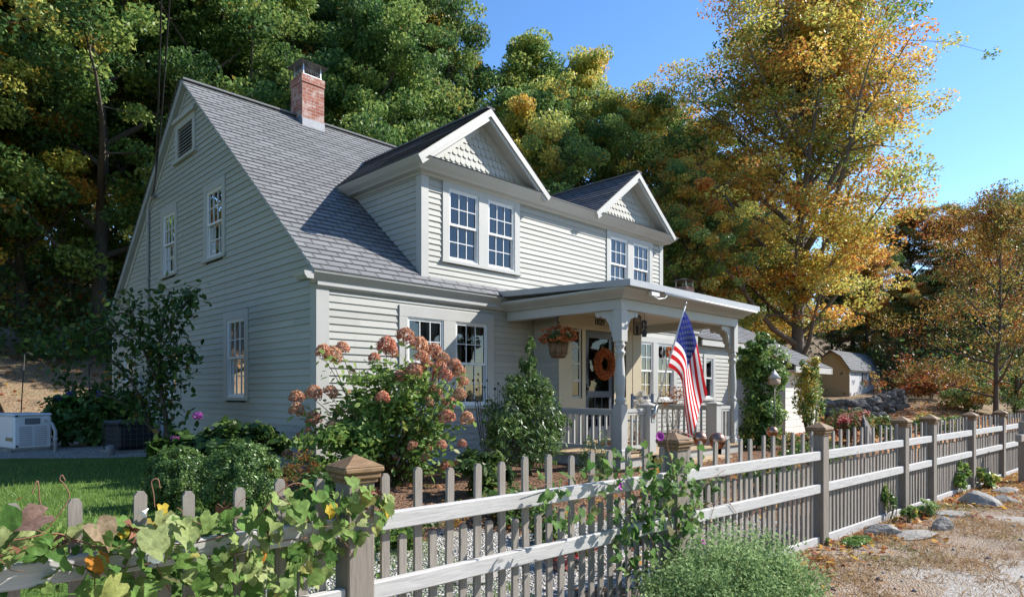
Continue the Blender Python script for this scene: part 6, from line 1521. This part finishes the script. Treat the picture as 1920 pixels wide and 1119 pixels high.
for k in range(7):
    a = -.345 + .69*k/6
    for s_ in (-.35, .35): m.box(a-.004,a+.004,s_-.004,s_+.004,.04,.55); m.box(s_-.004,s_+.004,a-.004,a+.004,.04,.55)
for k in range(6):
    z = .05+.098*k
    for s_ in (-.351, .351): m.box(-.35,.35,s_-.004,s_+.004,z,z+.007); m.box(s_-.004,s_+.004,-.35,.35,z,z+.007)
m.build('wire_grille', flat('grille_grey', (.07,.075,.085), .5), g)
b = loc_px(207, 12.0); t = thing('drain_cap', 'short grey pipe stub with rounded cap at the gravel edge', 'pipe', b); m = MB(); m.lathe([(.075,-.05),(.078,.14),(.07,.17),(.03,.185)], 14); m.build('cap', flat('pvc_grey', (.20,.21,.22)), t)
# lawn chair, crooks, boulders
b = loc_px(8, 16.5); g = thing('lawn_chair', 'brown slatted lawn chair half cut off by the left edge behind the generator', 'chair', b, 2.4); WD = paint('chair_brown', (.14,.085,.05), .8, .2, 6)
m = MB()
for k in range(6): m.mesh([(-.30+k*.1,.2,.36),(-.21+k*.1,.2,.36),(-.21+k*.1,.55,1.05-abs(k-2.5)*.05),(-.30+k*.1,.55,1.05-abs(k-2.5)*.05),(-.30+k*.1,.23,.35),(-.21+k*.1,.23,.35),(-.21+k*.1,.58,1.04-abs(k-2.5)*.05),(-.30+k*.1,.58,1.04-abs(k-2.5)*.05)], [(0,1,2,3),(7,6,5,4),(0,4,5,1),(2,6,7,3),(0,3,7,4),(1,5,6,2)])
m.build('backrest', WD, g); m = MB(); m.box(-.30,.30,-.3,.22,.34,.38); m.build('seat', WD, g)
for x in (-.36,.36): m = MB(); m.box(x-.07,x+.07,-.38,.42,.56,.59); m.build('armrest', WD, g)
for x in (-.34,.34):
    for y in (-.32,.36): m = MB(); m.box(x-.025,x+.025,y-.04,y+.04,0,.56); m.build('leg', WD, g)
for a_, b_, dp, lab in (((46,664),(36,765),15.5,'thin black garden crook leaning near the lawn chair'),((167,684),(168,742),14.0,'straight thin garden stake in front of the slope')):
    p = loc_px(b_[0], dp); t_ = at(a_[0], a_[1], dp) - p; t = thing('garden_stake', lab, 'stake', p); m = MB(); m.tube([(0,0,-.1), t_*.5, t_], .012, 6); m.tube([t_, t_+Vector((.08,.02,.05)), t_+Vector((.16,.03,0)), t_+Vector((.15,.03,-.06))], .010, 6); m.build('rod', M['black'], t)
for px, py, dp, r, lab in ((12,636,25,.62,'grey boulder at the left edge on the slope'),(58,634,25.5,.55,'round grey boulder at the foot of the big trunk'),(112,637,26,.68,'wide boulder on the slope right of the big trunk')):
    q = loc_px(px, dp); o = rock_mesh(int(px)+5, r*1.35, r, r*.9).build('boulder', M['rock_dark']); o.location = (q.x,q.y,q.z+r*.4); o.rotation_euler = (0,0,px); tag(o, lab, 'boulder')
p = loc_px(36, 27); plant_tree('ash', (p.x, p.y, p.z), 'dark trunked tree rising from the boulders on the slope', rz=.5, sc=1.0, fall=.62, hue=.75, val=1.4)
for k, (a_, e_) in enumerate((((-.06,6.95,5.72), (322,-70)), ((-.06,6.80,5.70), (304,-70)))):
    A = Vector(a_); E_ = at(e_[0], e_[1], 7.5); t = thing('service_cable', ['dark overhead service cable running up from the gable, right of the two', 'second dark overhead service cable left of the first'][k], 'cable', A); m = MB()
    m.tube([(E_-A)*s - Vector((0,0,.55*4*s*(1-s))) for s in np.linspace(0,1,14)], .012, 5); m.build('wire', M['black'], t)

# ---------------------------------------------------------------- shed and stone wall
c0 = at(1592, 741, 38.0); zg = gh(c0.x, c0.y); zb0 = c0.z; Lx = aty(1648, 700, c0.y).x - c0.x; Wy = atx(1530, 700, c0.x).y - c0.y
sh = thing('garden_shed', 'tan and white gambrel roofed garden shed beyond the stone wall', 'shed', c0); ze = CAM.z + (YH-690)/FPX*38.0 - c0.z; zp = atx(1541, 657, c0.x).z - c0.z; 
TAN = paint('shed_tan', (.50,.40,.30), .8, .06, 2); yk = Wy*.20; zk = ze + (zp-ze)*.62
m = MB(); m.prism([(0,-.6),(Wy,-.6),(Wy,ze),(Wy-yk,zk),(Wy/2,zp-.06),(yk,zk),(0,ze)], (0,0,0), (0,1,0), (0,0,1), (1,0,0), .08); m.build('end_wall', TAN, sh); m = MB(); m.prism([(0,-.6),(Wy,-.6),(Wy,ze),(Wy-yk,zk),(Wy/2,zp-.06),(yk,zk),(0,ze)], (Lx-.08,0,0), (0,1,0), (0,0,1), (1,0,0), .08); m.build('end_wall', TAN, sh)
m = MB(); n_ = 16
for k in range(n_): m.box(.08+(Lx-.16)*k/n_+.01, .08+(Lx-.16)*(k+1)/n_-.01, .0, .05, -.6, ze)
m.box(.08, Lx-.08, .03, .08, -.6, ze); m.build('front_wall', M['white'], sh)
m = MB(); m.box(-.05,.07,-.05,-.002,-.6,ze); m.box(Lx-.07,Lx+.05,-.05,-.002,-.6,ze); m.build('corner_trim', M['white'], sh)
m = MB(); e = .28
def seg(y0,z0,y1,z1,uoff):
    ln_ = math.hypot(y1-y0, z1-z0); c_, s_ = (y1-y0)/ln_, (z1-z0)/ln_; shingle_plane(m, (-e, y0, z0), (1,0,0), (0,c_,s_), (0,-s_,c_), lambda v: (0, Lx+2*e), ln_)
    m.mesh([(-e,y0,z0-.05),(Lx+e,y0,z0-.05),(Lx+e,y1,z1-.05),(-e,y1,z1-.05)], [(3,2,1,0)]); m.mesh([(-e,y0,z0-.05),(-e,y0,z0+.01),(-e,y1,z1+.01),(-e,y1,z1-.05)], [(0,1,2,3)])
seg(-.18, ze-.12, yk, zk+.03, 0); seg(yk, zk+.03, Wy/2, zp, 0); m.mesh([(-e,Wy/2,zp),(Lx+e,Wy/2,zp),(Lx+e,Wy-yk,zk+.03),(-e,Wy-yk,zk+.03)], [(0,1,2,3)]); m.mesh([(-e,Wy-yk,zk+.03),(Lx+e,Wy-yk,zk+.03),(Lx+e,Wy+.18,ze-.12),(-e,Wy+.18,ze-.12)], [(0,1,2,3)]); m.build('roof', M['shingle'], sh)
for px in (1620, 1634):
    q = aty(px, 703, c0.y).x - c0.x; z0 = ze - .95; f = MB(); w_ = .20; hgt = .72
    f.box(q-w_-.06,q-w_,-.045,-.002,z0,z0+hgt); f.box(q+w_,q+w_+.06,-.045,-.002,z0,z0+hgt); f.box(q-w_-.06,q+w_+.06,-.046,-.002,z0+hgt,z0+hgt+.06); f.box(q-w_-.06,q+w_+.06,-.05,-.002,z0-.06,z0); f.box(q-.015,q+.015,-.04,-.012,z0,z0+hgt); f.box(q-w_,q+w_,-.038,-.013,z0+hgt/2-.02,z0+hgt/2+.02)
    fw = f.build('window', M['white'], sh); g_ = MB(); g_.box(q-w_,q+w_,-.011,-.003,z0,z0+hgt); g_.build('pane', M['door'], fw)
    s2 = MB(); s2.box(q-w_-.24,q-w_-.07,-.03,-.003,z0,z0+hgt); s2.box(q+w_+.07,q+w_+.24,-.03,-.003,z0,z0+hgt); s2.build('shutter', M['door'], sh)
m = MB(); rg3 = random.Random(15)
pa = at(1548, 772, 27.5); pb_ = at(1692, 772, 31.0)
for row in range(3):
    s = 0.0; Ltot = (pb_-pa).length
    while s < Ltot:
        w_ = rg3.uniform(.35,.85); q = pa.lerp(pb_, min(1,(s+w_/2)/Ltot)); zt_ = gh(q.x,q.y); hgt = rg3.uniform(.22,.30)
        rk_ = rock_mesh(rg3.randint(0,9999), w_*.66, .42, hgt*.95, 8); a_ = rg3.uniform(-.25,.25)
        V_ = [(q.x + v[0]*cos(a_)-v[1]*sin(a_), q.y + v[0]*sin(a_)+v[1]*cos(a_) + row*.08, max(gh(q.x,q.y), 0) + .12 + row*.30 + v[2] + rg3.uniform(0,.01)) for v in rk_.v]
        m.mesh(V_, rk_.f); s += w_
tag(m.build('stone_wall', M['rock_dark']), 'dark dry stone wall of rounded boulders below the garden shed', 'stone wall')
# brown shrubs by the shed and along the back of the drive
rs = np.random.RandomState(61)
def far_shrub(px, dp, w, h, n, leaf, fall, hue, val, label, name='autumn_shrub'):
    b = loc_px(px, dp); shrub(name, label, 'shrub', b, [blob(rs, n, (0,0,h*.55), (w,w*.7,h*.55), max(10,n//40), leaf, DIAMOND, .1, .6, .5, .24, (.1,.8))], 'tree_leaf', [(rg.uniform(-w,w)*.7, rg.uniform(-w,w)*.4, rg.uniform(.5,1)*h) for _ in range(12)], fall, hue, val, 'stem_dry', .012)
far_shrub(1640, 34, 1.1, 1.5, 260, .11, .8, .45, 1.0, 'sparse brown leaved shrub against the white front of the shed')
far_shrub(1700, 36, 2.0, 2.2, 1400, .14, .85, .2, .75, 'dark reddish brown shrub right of the shed')
far_shrub(1770, 36, 2.4, 2.0, 1500, .14, .85, .12, .8, 'wide russet thicket above the leaf strewn drive')
far_shrub(1840, 33, 1.8, 1.7, 1200, .13, .7, .3, .9, 'rusty shrub under the small dark limbed tree')
far_shrub(1905, 30, 1.6, 1.6, 1200, .12, .5, .6, 1.1, 'yellow green shrub at the right edge behind the fence')
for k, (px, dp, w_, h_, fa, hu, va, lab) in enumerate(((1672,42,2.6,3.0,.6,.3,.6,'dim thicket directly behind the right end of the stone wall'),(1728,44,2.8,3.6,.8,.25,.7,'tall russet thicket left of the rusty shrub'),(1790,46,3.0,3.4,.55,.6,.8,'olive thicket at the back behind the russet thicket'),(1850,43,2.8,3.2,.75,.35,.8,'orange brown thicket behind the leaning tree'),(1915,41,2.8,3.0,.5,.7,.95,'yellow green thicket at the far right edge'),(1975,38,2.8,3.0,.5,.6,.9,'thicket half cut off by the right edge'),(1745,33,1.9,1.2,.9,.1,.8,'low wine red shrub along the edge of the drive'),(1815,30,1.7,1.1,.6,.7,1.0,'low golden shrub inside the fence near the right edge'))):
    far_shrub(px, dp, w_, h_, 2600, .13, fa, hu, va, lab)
# ---------------------------------------------------------------- unseen trees: across the road added to block skylight, left ones mirrored in windows
for k, (x, y, key, sc, lab) in enumerate(((-14,11,'ash',1.05,'tall tree left of the generator outside the photo'),(-20,-13,'oak',1.2,'unseen green tree added across the road to the left to block skylight'),(-11,-21,'ash',1.1,'unseen tall tree added across the road behind the viewer to block skylight'),(-2,-24,'broad',1.15,'unseen broad tree added across the road behind the viewer to block skylight'),(7,-27,'oak',1.1,'unseen green tree added across the road toward the gate to block skylight'),(-13,19,'broad',1.2,'leafy tree on the slope left of the photo'),(-22,24,'ash',1.2,'tall tree far up the slope left of the photo'),(-6.5,19.5,'oak',1.1,'green tree on the slope just beyond the left edge of the photo'),(-3.5,25,'broad',1.25,'second green tree on the slope beyond the left edge of the photo'))):
    plant_tree(key, (x, y, gh(x, y)), lab, sc=sc, rz=k*1.3, fall=.25, hue=.75, val=1.0)
